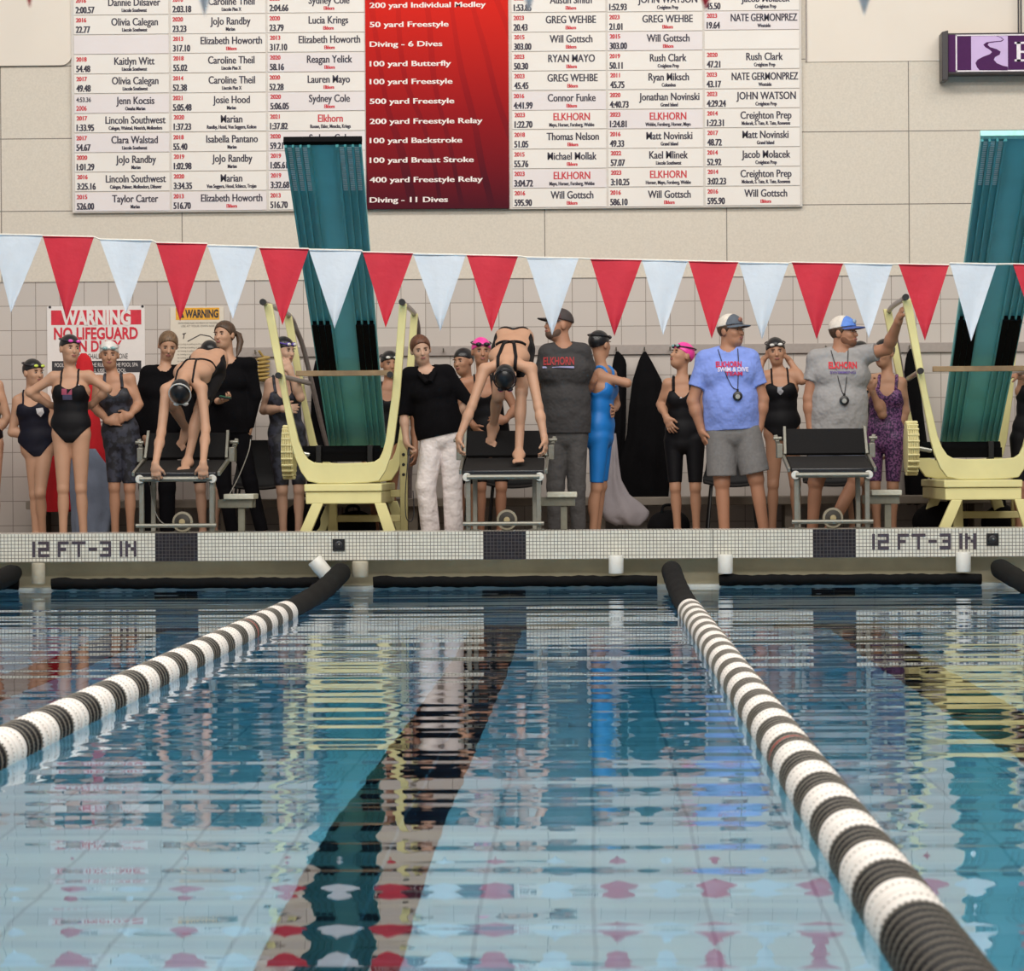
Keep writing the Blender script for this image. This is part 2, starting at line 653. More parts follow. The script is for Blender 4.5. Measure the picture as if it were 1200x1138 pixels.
        s.head = s.skull + [E(0, .040, -.078, jw, .044, .036, .03),
                  rc(hd(0, .082, .012), hd(0, .101, -.024), .008 * q, .0125 * q, .012),
                  E(.030, .062, -.022, .026, .022, .022, .02), E(-.030, .062, -.022, .026, .022, .022, .02),
                  ['sub', hd(.031, .098, .010), [nrm(a) for a in hx], (.020 * q, .016 * q, .012 * q), .012],
                  ['sub', hd(-.031, .098, .010), [nrm(a) for a in hx], (.020 * q, .016 * q, .012 * q), .012],
                  E(0, .086, -.055, .020, .012, .010, .01),
                  E(.074, -.010, -.006, .012, .022, .032, .006), E(-.074, -.010, -.006, .012, .022, .032, .006)]
        s.arm = {}
        s.leg = {}
        for sd, sg in (('l', -1), ('r', 1)):
            S, e, w = g['s' + sd], g['e' + sd], g['w' + sd]
            r0, r1, r2 = ((.053, .042, .030) if male else (.042, .034, .0235))
            r0, r1, r2 = r0 * k * b, r1 * k * b, r2 * k
            s.arm[sd] = [rc(S, e, r0, r1, .03), rc(e, e + (w - e) * .35, r1 * .95, r1 * 1.05, .02), rc(e + (w - e) * .3, w, r1 * 1.05, r2, .02)]
            h_, kn, an = g['h' + sd], g['k' + sd], g['a' + sd]
            t0, t1, t2, t3 = ((.090, .058, .056, .037) if male else (.080, .047, .047, .030))
            t0, t1, t2, t3 = [v * k * b for v in (t0, t1, t2, t3)]
            sh = nrm(an - kn)
            back = -s.fw + sh * s.fw.dot(sh)
            if np.linalg.norm(back) < .2:
                back = nrm(h_ - kn)
            back = nrm(back)
            s.leg[sd] = [rc(h_, kn, t0, t1, .022), el(kn + nrm(-back) * .008, (np.cross(back, sh), back, sh), (t1 * .84, t1 * .90, .045 * k), .02),
                         rc(kn, an, t2 * .90, t3, .012), el(kn + (an - kn) * .3 + back * .018 * k, (np.cross(back, sh), back, sh), (.043 * k * b, .044 * k * b, .115 * k), .02)]
        s.hand_p, s.foot_p = [], []
        for sd, sg in (('l', -1), ('r', 1)):
            s.make_hand(sd, sg)
            s.make_foot(sd, sg)

    def make_hand(s, sd, sg):
        w = s.g['w' + sd]
        spec = s.hands.get(sd, {})
        if spec.get('off'):
            return
        d = nrm(spec.get('d', w - s.g['e' + sd]))
        n = np.array(spec.get('n', s.lat * -sg * .8 - s.fw * .2 if 'n' not in spec else 0), float)   # palm faces here
        n = nrm(n - d * n.dot(d))
        tl = np.cross(d, n) if spec.get('t') is None else np.array(spec['t'], float)                  # thumb side
        tl = nrm(tl - d * tl.dot(d) - n * tl.dot(n))
        if spec.get('t') is None and tl.dot(s.fw) < 0:
            tl = -tl
        q = (1.08 if s.sex == 'm' else .95) * (0.4 + .6 * s.k)
        curl = spec.get('curl', .45)
        P = s.hand_p
        P.append(rc(w - d * .01, w + d * .03 * q, .022 * q, .024 * q, .02, tl, 1.25))
        P.append(rc(w + d * .03 * q, w + d * .082 * q, .0155 * q, .0135 * q, .02, tl, 2.5))
        def rot(v, a):
            return v * math.cos(a) + n * math.sin(a)
        for i, (o, ln) in enumerate(((.031, .070), (.0105, .080), (-.0105, .074), (-.031, .058))):
            sp = spec.get('spread', .10) * (1.5 - i) / 1.5
            dd = nrm(d + tl * sp)
            b0 = w + d * (.088 - abs(i - 1) * .004) * q + tl * o * q
            b1 = b0 + rot(dd, curl) * ln * .42 * q
            b2 = b1 + rot(dd, curl * 2.2) * ln * .32 * q
            b3 = b2 + rot(dd, curl * 3.0) * ln * .26 * q
            r = .0092 * q
            P.append(rc(b0 - d * .012 * q, b1, r * 1.05, r, .006))
            P.append(rc(b1, b2, r, r * .93, .004))
            P.append(rc(b2, b3, r * .93, r * .82, .004))
        t0 = w + d * .028 * q + tl * .026 * q
        t1 = t0 + nrm(d * .65 + tl * .75 + n * .25) * .040 * q
        t2 = t1 + nrm(d * .95 + tl * .25 + n * (.2 + curl)) * .036 * q
        P.append(rc(t0, t1, .0145 * q, .0112 * q, .012))
        P.append(rc(t1, t2, .0112 * q, .0092 * q, .004))

    def make_foot(s, sd, sg):
        a = s.g['a' + sd]
        spec = s.feet.get(sd, {})
        if spec.get('off'):
            return
        q = (1.1 if s.sex == 'm' else .96) * (0.4 + .6 * s.k)
        if 'd' in spec:
            d = nrm(spec['d'])
        else:
            d = nrm(np.array([s.fw[0], s.fw[1], 0]) + np.array([.25 * sg * s.lat[0], .25 * sg * s.lat[1], 0]))
        u = np.array(spec.get('u', (0, 0, 1.0)), float)
        u = nrm(u - d * u.dot(d))
        l = np.cross(d, u)
        P = s.foot_p
        hh = .045 * q
        P.append(rc(a, a - u * .02, .034 * q, .036 * q, .02))
        P.append(rc(a - d * .028 * q - u * hh * .6, a + d * .02 * q - u * hh * .5, .032 * q, .034 * q, .02))
        P.append(rc(a - u * .012 * q + d * .01, a + d * .115 * q - u * hh * .95, .034 * q, .019 * q, .02, l, 1.5))
        inner = l * (-1 if l.dot(s.lat) * sg > 0 else 1)
        for i in range(5):
            o = (.034 - .017 * i) * q
            b0 = a + d * (.125 - .006 * i) * q - u * hh * 1.0 + inner * o
            b1 = b0 + d * (.050 - .006 * i) * q - u * .004
            r = (.0135 if i == 0 else .0098) * q
            P.append(rc(b0, b1, r * 1.1, r, .008))

    def body(s, cap=False):
        pr = list(s.trunk) + s.neck
        for sd in 'lr':
            pr += s.arm[sd] + s.leg[sd]
        pr += s.head + s.foot_p + s.hand_p
        o = sdf_obj('body', pr, s.h, skin(s.tone), s.root)
        s.face()
        return o

    def face(s):
        q, hd, hx = s.hs, s.H3, (s.hl_, s.hf, s.hu)
        dark = mat('eye_dark', (52, 38, 34), rough=0.25)
        white = mat('eye_white', (170, 158, 150), rough=0.3)
        brow = mat('brow', (96, 68, 52), rough=0.8)
        lip = mat('lips', (152, 94, 86), rough=0.5)
        for sg in (-1, 1):
            e = MB().ell(hd(.031 * sg, .0805, .006), (.0120 * q, .0045 * q, .0050 * q), hx, m=0)
            e.ell(hd(.031 * sg, .0835, .006), (.0072 * q, .004 * q, .0054 * q), hx, m=1)
            e.build('eye', [white, dark], s.root)
            MB().ell(hd(.032 * sg, .0850, .026), (.019 * q, .008 * q, .0042 * q), hx).build('eyebrow', brow, s.root)
        MB().ell(hd(0, .0930, -.050), (.0215 * q, .008 * q, .0052 * q), hx).ell(hd(0, .0925, -.058), (.0185 * q, .008 * q, .0056 * q), hx).build('lips', lip, s.root)

    # ---- head wear
    def swim_cap(s, m, emblem=None):
        c, q = s.g['hd'], s.hs
        pr = inflate(s.skull[:1], .0065)
        n = s.hf * .40 - s.hu * .92
        o = sdf_obj('swim_cap', pr, .006, m, s.root, cut=plane(s.H3(0, -.0, .012), n))
        return o
    def goggles(s, lens, strap, worn='brow'):
        q, hx = s.hs, (s.hl_, s.hf, s.hu)
        u0, tilt = (.060, .10) if worn == 'brow' else (.006, .25)
        mb = MB()
        pts = []
        rr = (.084, .104) if worn == 'brow' else (.084, .1)
        for i in range(28):
            a = 2 * math.pi * i / 28
            pts.append(s.H3(rr[0] * math.sin(a), -.014 + rr[1] * math.cos(a) * (.96 if worn == 'brow' else 1), u0 - tilt * .12 * math.cos(a) + .012))
        pts.append(pts[0])
        mb.tube(pts, .0055 * q, n=8, m=1, cap=False)
        for sg in (-1, 1):
            f = .079 if worn == 'brow' else .088
            mb.ell(s.H3(.033 * sg, f, u0 + .002), (.027 * q, .016 * q, .018 * q), hx, m=1)
            mb.ell(s.H3(.034 * sg, f + .006, u0 + .003), (.022 * q, .0145 * q, .0135 * q), hx, m=0)
        o = mb.build('goggles', [lens, strap], s.root)
        return o
    def hair(s, m, style='bun'):
        pr = inflate(s.skull[:1], .009)
        if style == 'bun':
            pr.append(el(s.H3(0, -.118, .045), (s.hl_, s.hf, s.hu), (.034 * s.hs, .03 * s.hs, .034 * s.hs), .012))
        n = s.hf * .78 - s.hu * .62
        o = sdf_obj('hair', pr, .006, m, s.root, cut=plane(s.H3(0, .045, .030), n))
        if style == 'tail':
            mb = MB()
            pts = [s.H3(.02, -.105, .03), s.H3(.06, -.12, .0), s.H3(.085, -.10, -.06), s.H3(.09, -.06, -.13), s.H3(.09, -.03, -.18)]
            mb.tube([p for p in pts], [.018, .026, .028, .022, .006], n=10)
            mb.build('ponytail', m, o)
        if style == 'short':
            pass
        return o
    def beard(s, m):
        q, hx = s.hs, (s.hl_, s.hf, s.hu)
        pr = [el(s.H3(0, .036, -.072), hx, (.054 * q, .058 * q, .046 * q), .01), el(s.H3(0, .02, -.05), hx, (.066 * q, .05 * q, .05 * q), .02)]
        def cut(X, Y, Z):
            a = plane(s.H3(0, .1, -.030), s.hu * .9 + s.hf * .30)(X, Y, Z)
            b_ = plane(s.H3(0, -.005, 0), -s.hf)(X, Y, Z)
            return np.maximum(a, b_)
        return sdf_obj('beard', pr, .006, m, s.root, cut=cut)
    def baseball_cap(s, crown, front, brim_m, emblem=None):
        q = s.hs
        pr = inflate(s.skull[:1], .014)
        n = s.hf * .10 - s.hu * .99
        base = s.H3(0, 0, .036)
        o = sdf_obj('baseball_cap', pr, .006, crown, s.root, cut=plane(base, n))
        sdf_obj('front_panel', inflate(s.skull[:1], .0165), .006, front, o, cut=both(plane(base, n), plane(s.H3(0, .012, 0), -s.hf + s.hu * .1)))
        mb = MB()
        N, M_ = 14, 6
        vs, fs = [], []
        for side in (0, 1):
            for i in range(N + 1):
                a = -1.25 + 2.5 * i / N
                for j in range(M_ + 1):
                    t = j / M_
                    l = .084 * math.sin(a) * (1 - .06 * t)
                    f = -.014 + .108 * math.cos(a) + t * .078 * max(0, math.cos(a * 1.15)) ** .6
                    u = .044 - .010 * t - .16 * (l ** 2) / .084 - (.005 if side else 0)
                    vs.append(s.H3(l, f, u))
        def ix(sd_, i, j):
            return sd_ * (N + 1) * (M_ + 1) + i * (M_ + 1) + j
        for i in range(N):
            for j in range(M_):
                fs.append((ix(0, i, j), ix(0, i + 1, j), ix(0, i + 1, j + 1), ix(0, i, j + 1)))
                fs.append((ix(1, i, j), ix(1, i, j + 1), ix(1, i + 1, j + 1), ix(1, i + 1, j)))
            fs.append((ix(0, i, M_), ix(0, i + 1, M_), ix(1, i + 1, M_), ix(1, i, M_)))
        mb.raw(vs, fs)
        mb.build('brim', brim_m, o, angle=60)
        if emblem:
            MB().ell(s.H3(0, .088, .078), (.020 * q, .012 * q, .018 * q), (s.hl_, s.hf, s.hu)).build('emblem', emblem, o)
        return o

    # ---- clothing
    def uvw(s):
        pv, up, lat, fw, L = s.g['pv'], s.up, s.lat, s.fw, s.L
        def f(X, Y, Z):
            x, y, z = X - pv[0], Y - pv[1], Z - pv[2]
            return x * up[0] + y * up[1] + z * up[2], x * lat[0] + y * lat[1] + z * lat[2], x * fw[0] + y * fw[1] + z * fw[2]
        return f
    def snap(s, o, d):
        """Hit of a ray on the bare trunk (no head or limbs), None when it misses."""
        if not hasattr(s, '_bv'):
            F, lo, h, ax = field(list(s.trunk), .010)
            V, Q = surface_nets(F, lo, h)
            s._bv = BVHTree.FromPolygons([tuple(v) for v in V], [tuple(int(i) for i in q) for q in Q])
        r = s._bv.ray_cast(Vector(o), Vector(d), 1.2)
        return None if r[0] is None else np.array(r[0]) + np.array(r[1]) * .005
    def suit(s, m, top=.80, back=.50, knee=False, wide=False, name='swimsuit', cutup=1.05, thick=None):
        """Racing suit: trunk shell trimmed at neckline, arm holes and legs, plus straps."""
        e = .006
        f = s.uvw()
        L, k = s.L, s.k
        def cut(X, Y, Z):
            u, l, w = f(X, Y, Z)
            u, l, w = u + 0 * l + 0 * w, l + 0 * u + 0 * w, w + 0 * u + 0 * l
            al = np.abs(l)
            fr = np.clip(w / (.10 * k) * .5 + .5, 0, 1)
            tp = (top * fr + back * (1 - fr)) * L
            dip = .085 if wide else .045
            c = u - (tp - dip * k * np.clip(1 - (al / (.075 * k)) ** 2, 0, 1) * fr)
            arm = al - (.150 * k - .34 * np.maximum(u - .56 * L, 0))
            c = np.maximum(c, np.minimum(arm, u - .54 * L))
            if not knee:
                c = np.maximum(c, (-.095 * k + cutup * np.maximum(al - .03 * k, 0)) - u)
            return c * .7
        limbs = []
        if knee:
            for sd in 'lr':
                h_, k_ = s.g['h' + sd], s.g['k' + sd]
                d = nrm(k_ - h_)
                limbs.append((inflate(s.leg[sd][:2], e), plane(k_ - d * .045, d)))
            o = sdf_obj(name, inflate(s.trunk, e), s.h, m, s.root, cut=(cut,), limbs=limbs)
        else:
            pr = inflate(s.trunk, e)
            for sd in 'lr':
                pr.append(inflate(s.leg[sd][:1], e)[0])
            o = sdf_obj(name, pr, s.h, m, s.root, cut=cut)
        r = (thick or (.013 if wide else .0075)) * k
        mb = MB()
        q = .070 if wide else .066
        for sg in (-1, 1):
            pts = []
            for t in np.linspace(top - .06, .96, 7):
                pts.append(s.snap(s.T(t, q * sg, .28), -s.fw))
            for w in np.linspace(.035, -.035, 4):
                pts.append(s.snap(s.T(1.28, q * sg * .97, w), -s.up))
            bl = np.linspace(0, 1, 8)
            for a in bl:
                pts.append(s.snap(s.T(.95 - .45 * a, sg * (q * .95 * (1 - a) + .022 * a), -.28), s.fw))
            pts = [p for p in pts if p is not None]
            if len(pts) > 3:
                mb.tube(smooth_path(pts, 3), r, n=8)
            pts = [s.snap(s.T(.52 - .16 * a, sg * .125 * a, -.28), s.fw) for a in np.linspace(0, 1, 7)]
            pts = [p for p in pts if p is not None]
            if len(pts) > 3 and back < .5:
                mb.tube(smooth_path(pts, 3), r, n=8)
        mb.build('strap', m, o)
        return o
    def shirt(s, m, hem=-.05, sleeve=.55, loose=.02, name='t_shirt', neck=.064, long=False, slack=.0):
        pr = inflate(s.trunk, loose * .8)
        pr.append(rc(s.T(.36), s.T(hem - .1), s.trunk[1][3] + loose + slack, s.trunk[0][3] + loose + slack, .05, s.lat, 1.45))
        f = s.uvw()
        L, k = s.L, s.k
        nb = s.T(1.01, 0, .02)
        limbs = []
        for sd in 'lr':
            S, e, w = s.g['s' + sd], s.g['e' + sd], s.g['w' + sd]
            r0 = s.arm[sd][0][3]
            if long:
                q = [rc(S, e, r0 + loose * .7, r0 * .88 + loose * .5 + .007, .02), rc(e, e + (w - e) * (sleeve + .1), r0 * .88 + loose * .5 + .007, s.arm[sd][2][4] + .4 * loose + .004, .02)]
                limbs.append((q, plane(e + (w - e) * sleeve, w - e) if sleeve > .4 else both(lambda X, Y, Z, p=e + (w - e) * sleeve, d=nrm(w - e), c=e: np.where(np.sqrt((X - c[0]) ** 2 + (Y - c[1]) ** 2 + (Z - c[2]) ** 2) < .16, (X - p[0]) * d[0] + (Y - p[1]) * d[1] + (Z - p[2]) * d[2], -1))))
            else:
                q = [rc(S, S + (e - S) * (sleeve + .15), r0 + loose * .5, r0 + loose * .7, .02)]
                limbs.append((q, plane(S + (e - S) * sleeve, e - S)))
        def c0(X, Y, Z):
            u, l, w = f(X, Y, Z)
            return hem * L - (u + 0 * l + 0 * w)
        def c1(X, Y, Z):
            return neck * k - np.sqrt((X - nb[0]) ** 2 + (Y - nb[1]) ** 2 + ((Z - nb[2]) * .9) ** 2)
        return sdf_obj(name, pr, s.h, m, s.root, cut=(c0, c1), limbs=limbs, kk=.03)
    def pants(s, m, waist=.12, leg=.80, loose=.022, name='pants', flare=0.0):
        """leg: <1 stops that far down the thigh, >1 runs (leg-1) of the shin."""
        pr = inflate(s.trunk[:1], loose * .7) + inflate(s.trunk[-2:], loose * .7)
        pr.append(rc(s.T(-.05), s.T(waist + .12), s.trunk[0][3] + loose * .7, s.trunk[1][3] + loose * .5, .03, s.lat, 1.5))
        limbs = []
        for sd in 'lr':
            h_, kn, an = s.g['h' + sd], s.g['k' + sd], s.g['a' + sd]
            th = s.leg[sd][0]
            if leg <= 1:
                q = [rc(h_, h_ + (kn - h_) * (leg + .12), th[3] + loose * .8, th[3] * .80 + loose + flare, .02)]
                limbs.append((q, plane(h_ + (kn - h_) * leg, kn - h_)))
            else:
                e = kn + (an - kn) * (leg - 1)
                q = [rc(h_, kn, th[3] + loose * .8, th[4] + loose + flare, .02), rc(kn, e, th[4] + loose + flare, s.leg[sd][2][4] + loose + .008 + flare * 1.6, .02)]
                limbs.append((q, plane(e - nrm(an - kn) * .01, an - kn)))
        f = s.uvw()
        L = s.L
        def c0(X, Y, Z):
            u, l, w = f(X, Y, Z)
            return (u + 0 * l + 0 * w) - waist * L
        return sdf_obj(name, pr, s.h, m, s.root, cut=(c0,), limbs=limbs, kk=.012)

def smooth_path(P, n=6):
    """Catmull-Rom through the points."""
    P = [np.array(p, float) for p in P]
    Q = [2 * P[0] - P[1]] + P + [2 * P[-1] - P[-2]]
    out = []
    for i in range(1, len(Q) - 2):
        p0, p1, p2, p3 = Q[i - 1], Q[i], Q[i + 1], Q[i + 2]
        for j in range(n):
            t = j / n
            out.append(.5 * (2 * p1 + (p2 - p0) * t + (2 * p0 - 5 * p1 + 4 * p2 - p3) * t * t + (3 * p1 - p0 - 3 * p2 + p3) * t ** 3))
    out.append(P[-1])
    return out

def drape(obj, pts, lift=.003):
    """Push points straight back (+y) onto the surface of a mesh."""
    me = obj.data
    bv = BVHTree.FromPolygons([tuple(v.co) for v in me.vertices], [tuple(p.vertices) for p in me.polygons])
    out, last = [], None
    for p in pts:
        hit = bv.ray_cast(Vector((p[0], p[1] - 1.0, p[2])), Vector((0, 1, 0)), 2.0)
        y = hit[0][1] - lift if hit[0] is not None else (last if last is not None else p[1])
        last = y
        out.append((p[0], y, p[2]))
    return out

def decal_text(host, s, px, py, Y, hpx, m, name='lettering', width=None, bold=.02):
    p0 = at(px, py, Y)
    sc = (Y + 24) / FPX
    p, fs = text2d(s, p0[0], p0[2] - hpx * sc / 2, hpx * sc, w=width * sc if width else None, bold=bold)
    vs = drape(host, [(a, Y, b) for a, b in p], .008)
    return MB().raw(vs, fs).build(name, m, host, smooth=False)

def decal_poly(host, polys, Y, mats, name='emblem', lift=.004):
    """polys: list of (pixel outline, material index)."""
    mb = MB()
    for pts, mi in polys:
        w = [at(x, y, Y) for x, y in pts]
        c = sum(w) / len(w)
        vs = drape(host, [(q[0], Y, q[2]) for q in w + [c]], lift)
        n = len(w)
        mb.raw(vs, [(i, (i + 1) % n, n) for i in range(n)], mi)
    return mb.build(name, mats, host, smooth=False)

# ------------------------------------------------------------------ the room
WALL_Y, DECK_Z, TOP_Z, LIP_Z = 3.10, 0.30, 0.42, 0.21
px_m = lambda Y: (Y + 24) / FPX                 # metres per photo pixel at depth Y
zw = lambda py, px=600: at(px, py, WALL_Y)[2]
xw = lambda px, py=300: at(px, py, WALL_Y)[0]

z_band = zw(327, 500)
tile_wall = tile_mat('wall_tile', (194, 185, 178), (140, 130, 122), .2045, .2045, .006, 'XZ', (xw(41), z_band), rough=.3, var=.045)
panel_wall = tile_mat('wall_panel', (208, 198, 184), (120, 112, 104), (xw(1065) - xw(638)) / 2, .607, .008, 'XZ', (xw(638), zw(247, 200)), rough=.6, var=.16, speck=.93)
mb = MB().box(-16, 16, WALL_Y, WALL_Y + .3, -.2, z_band)
struct(mb.build('wall_back', [tile_wall], smooth=False))
mb = MB().box(-16, 16, WALL_Y - .012, WALL_Y + .3, z_band, 9.5)
struct(mb.build('wall_back_upper', [panel_wall], smooth=False))

deck_m = tile_mat('deck_tile', (150, 138, 126), (105, 98, 90), .05, .05, .004, 'XY', rough=.45, var=.1)
struct(MB().box(-16, 16, .55, WALL_Y + .3, -.2, DECK_Z).build('floor', [deck_m], smooth=False))

# raised tiled end of the pool: 1-inch mosaic
TS = .0262
mosaic = tile_mat('mosaic_white', (212, 210, 198), (96, 94, 90), TS, TS, .0042, 'XZ', (0, TOP_Z - 8 * TS), rough=.25, var=.05)
mosaic_top = tile_mat('mosaic_white_top', (214, 212, 202), (110, 108, 104), TS, TS, .0042, 'XY', (0, 0), rough=.25, var=.05)
mosaic_dark = tile_mat('mosaic_dark', (36, 34, 40), (84, 80, 80), TS, TS, .0030, 'XZ', (0, TOP_Z - 8 * TS), rough=.25, var=.2)
lip_m = mat('gutter_concrete', (192, 184, 158), rough=.6, var=.10, vscale=6)
shade_m = mat('lip_underside', (150, 150, 140), rough=.6)
m = MB().box(-16, 16, 0, .56, LIP_Z, TOP_Z)
o = m.build('pool_end_lip', [mosaic, mosaic_top, lip_m], smooth=False)
for p in o.data.polygons:
    p.material_index = 1 if p.normal.z > .5 else (2 if p.normal.z < -.5 else 0)
struct(o)
struct(MB().box(-16, 16, .24, .56, -.25, LIP_Z).build('gutter_wall', [lip_m], smooth=False))
ledge_m = mat('gutter_ledge', (196, 198, 190), rough=.35, var=.05)
struct(MB().box(-16, 16, 0, .25, -.25, .018).build('gutter_ledge', [ledge_m], smooth=False))

LANES = [-5.50, -3.07, -.635, 1.80, 4.24]
LINES = [-4.28, -1.835, .604, 3.02]
mb = MB()
for x in LANES:
    w = round(.32 / TS / 2) * TS
    x = round(x / TS) * TS
    mb.box(x - w, x + w, -.0025, .01, LIP_Z + .001, TOP_Z + .0005)
o = mb.build('lane_target_tiles', [mosaic_dark], smooth=False)
struct(o)
o.name = 'trim_1'

mb = MB()
for px in (82, 466, 835):
    c = at(px, 640, 0)
    mb.box(c[0] - .0025, c[0] + .0025, -.0012, .01, LIP_Z, TOP_Z)
struct(mb.build('trim_3', [mat('joint_dark', (84, 80, 76), rough=.8)], smooth=False))

# depth numerals laid in the mosaic (5 x 7 tile letters)
GL = {'1': ['010', '110', '010', '010', '010'], '2': ['1111', '0001', '1111', '1000', '1111'], 'F': ['1111', '1000', '1110', '1000', '1000'],
      'T': ['11111', '00100', '00100', '00100', '00100'], '-': ['000', '000', '111', '000', '000'], '3': ['1111', '0001', '0111', '0001', '1111'],
      'I': ['1', '1', '1', '1', '1'], 'N': ['1001', '1101', '1011', '1001', '1001'], ' ': ['0'] * 5}
num_m = mat('numeral_tile', (70, 62, 72), rough=.3, var=.15)
def depth_mark(px0, px1, py, label):
    x0, x1 = at(px0, py, 0)[0], at(px1, py, 0)[0]
    zc = at((px0 + px1) / 2, py, 0)[2]
    t = thing('depth_marking', label, 'depth marking', (x0, 0, zc), 'depth markings on the pool edge')
    txt = '12 FT-3 IN'
    glyphs = [['1'] * 5 if ch == '1' else GL[ch] for ch in txt]
    total = sum(len(g[0]) + 1 for g in glyphs) - 1
    cw, chh, i = (x1 - x0) / total, 18.5 * px_m(0) / 5, 0
    for ch, g in zip(txt, glyphs):
        if ch != ' ':
            mb = MB()
            for c in range(len(g[0])):
                for r in range(5):
                    if g[r][c] == '1':
                        a, z = x0 + (i + c) * cw, zc + chh * (2.5 - r)
                        mb.box(a, a + cw, -.003, .006, z - chh, z)
            mb.build('numeral' if ch in '123' else ('dash' if ch == '-' else 'letter'), [num_m], t, smooth=False)
        i += len(g[0]) + 1
depth_mark(38, 160, 643.5, 'dark tile depth marking 12FT-3IN set in the white pool edge at the far left')
depth_mark(1022, 1144, 634.5, 'dark tile depth marking 12FT-3IN in the white pool edge, under the right diving stand')

black_pl = mat('black_plastic', (22, 22, 24), rough=.35)
steel = mat('stainless', (168, 168, 160), rough=.28, metal=.9, var=.05)
for px, py, lab in ((397, 638.5, 'small black square timing plate in the pool edge under the left diving stand'), (1163, 632, 'small black square timing plate in the pool edge right of the depth marking')):
    c = at(px, py, 0)
    t = thing('timing_plate', lab, 'wall plate', (c[0], 0, c[2]), 'timing plates in the pool edge')
    MB().box(c[0] - .045, c[0] + .045, -.014, .002, c[2] - .045, c[2] + .045).build('plate', black_pl, t, bevel=.004)
    MB().lathe([(0, .028), (.008, .028), (.010, .02), (.010, .012), (.016, .010), (.016, .001)], (c[0], -.014, c[2]), (0, -1, 0), m=0).build('socket', mat('dark_steel', (70, 70, 72), rough=.3, metal=.6), t)
    MB().lathe([(0, .007), (.003, .006), (.004, .0005)], (c[0] + .004, -.030, c[2] + .003), (0, -1, 0)).build('pin', steel, t)

# ------------------------------------------------------------------ water, pool floor
pool_blue = tile_mat('pool_floor_tile', (212, 214, 216), (176, 182, 188), .30, .30, .012, 'XY', rough=.5, var=.05)
pool_line = tile_mat('pool_line_tile', (18, 24, 34), (70, 90, 104), .30, .30, .010, 'XY', rough=.5, var=.1)
pool_side = tile_mat('pool_side_tile', (212, 214, 216), (176, 182, 188), .30, .30, .012, 'XZ', rough=.5, var=.05)
PD = -3.73
PROF = [(-23.3, -1.70), (-14.0, -1.75), (-8.5, -2.9), (-4.5, -3.65), (.3, PD)]
def floor_z(y):
    return float(np.interp(y, [q[0] for q in PROF], [q[1] for q in PROF]))
mb = MB()
for (y0, z0), (y1, z1) in zip(PROF, PROF[1:]):
    mb.raw([(-12.5, y0, z0), (12.5, y0, z0), (12.5, y1, z1), (-12.5, y1, z1)], [(0, 1, 2, 3)])
    mb.raw([(-12.5, y0, z0 - .2), (12.5, y0, z0 - .2), (12.5, y1, z1 - .2), (-12.5, y1, z1 - .2)], [(3, 2, 1, 0)])
struct(mb.build('pool_floor', [pool_blue], smooth=False))
mb = MB()
for x in LANES + [-7.94, 6.68]:
    ys = [-21.3, -14.0, -8.5, -4.5, -1.5]
    for y0, y1 in zip(ys, ys[1:]):
        mb.raw([(x - .175, y0, floor_z(y0) + .004), (x + .175, y0, floor_z(y0) + .004), (x + .175, y1, floor_z(y1) + .004), (x - .175, y1, floor_z(y1) + .004)], [(0, 1, 2, 3)])
    mb.raw([(x - .55, -1.9, floor_z(-1.9) + .005), (x + .55, -1.9, floor_z(-1.9) + .005), (x + .55, -1.5, floor_z(-1.5) + .005), (x - .55, -1.5, floor_z(-1.5) + .005)], [(0, 1, 2, 3)])
o = mb.build('trim_2', [pool_line], smooth=False)
struct(o)
mb = MB().box(-12.5, 12.5, .0, .3, PD, -.24)
for x in LANES:
    mb.box(x - .16, x + .16, -.006, .0, -1.6, -.3, 1)
struct(mb.build('wall_pool_far', [pool_side, pool_line], smooth=False))
struct(MB().box(-12.5, 12.5, -23.3, -22.95, PD, -.02).build('wall_pool_near', [pool_side], smooth=False))
struct(MB().box(-12.7, -12.4, -23.3, .3, PD, .05).build('wall_pool_left', [pool_side], smooth=False))
struct(MB().box(12.4, 12.7, -23.3, .3, PD, .05).build('wall_pool_right', [pool_side], smooth=False))

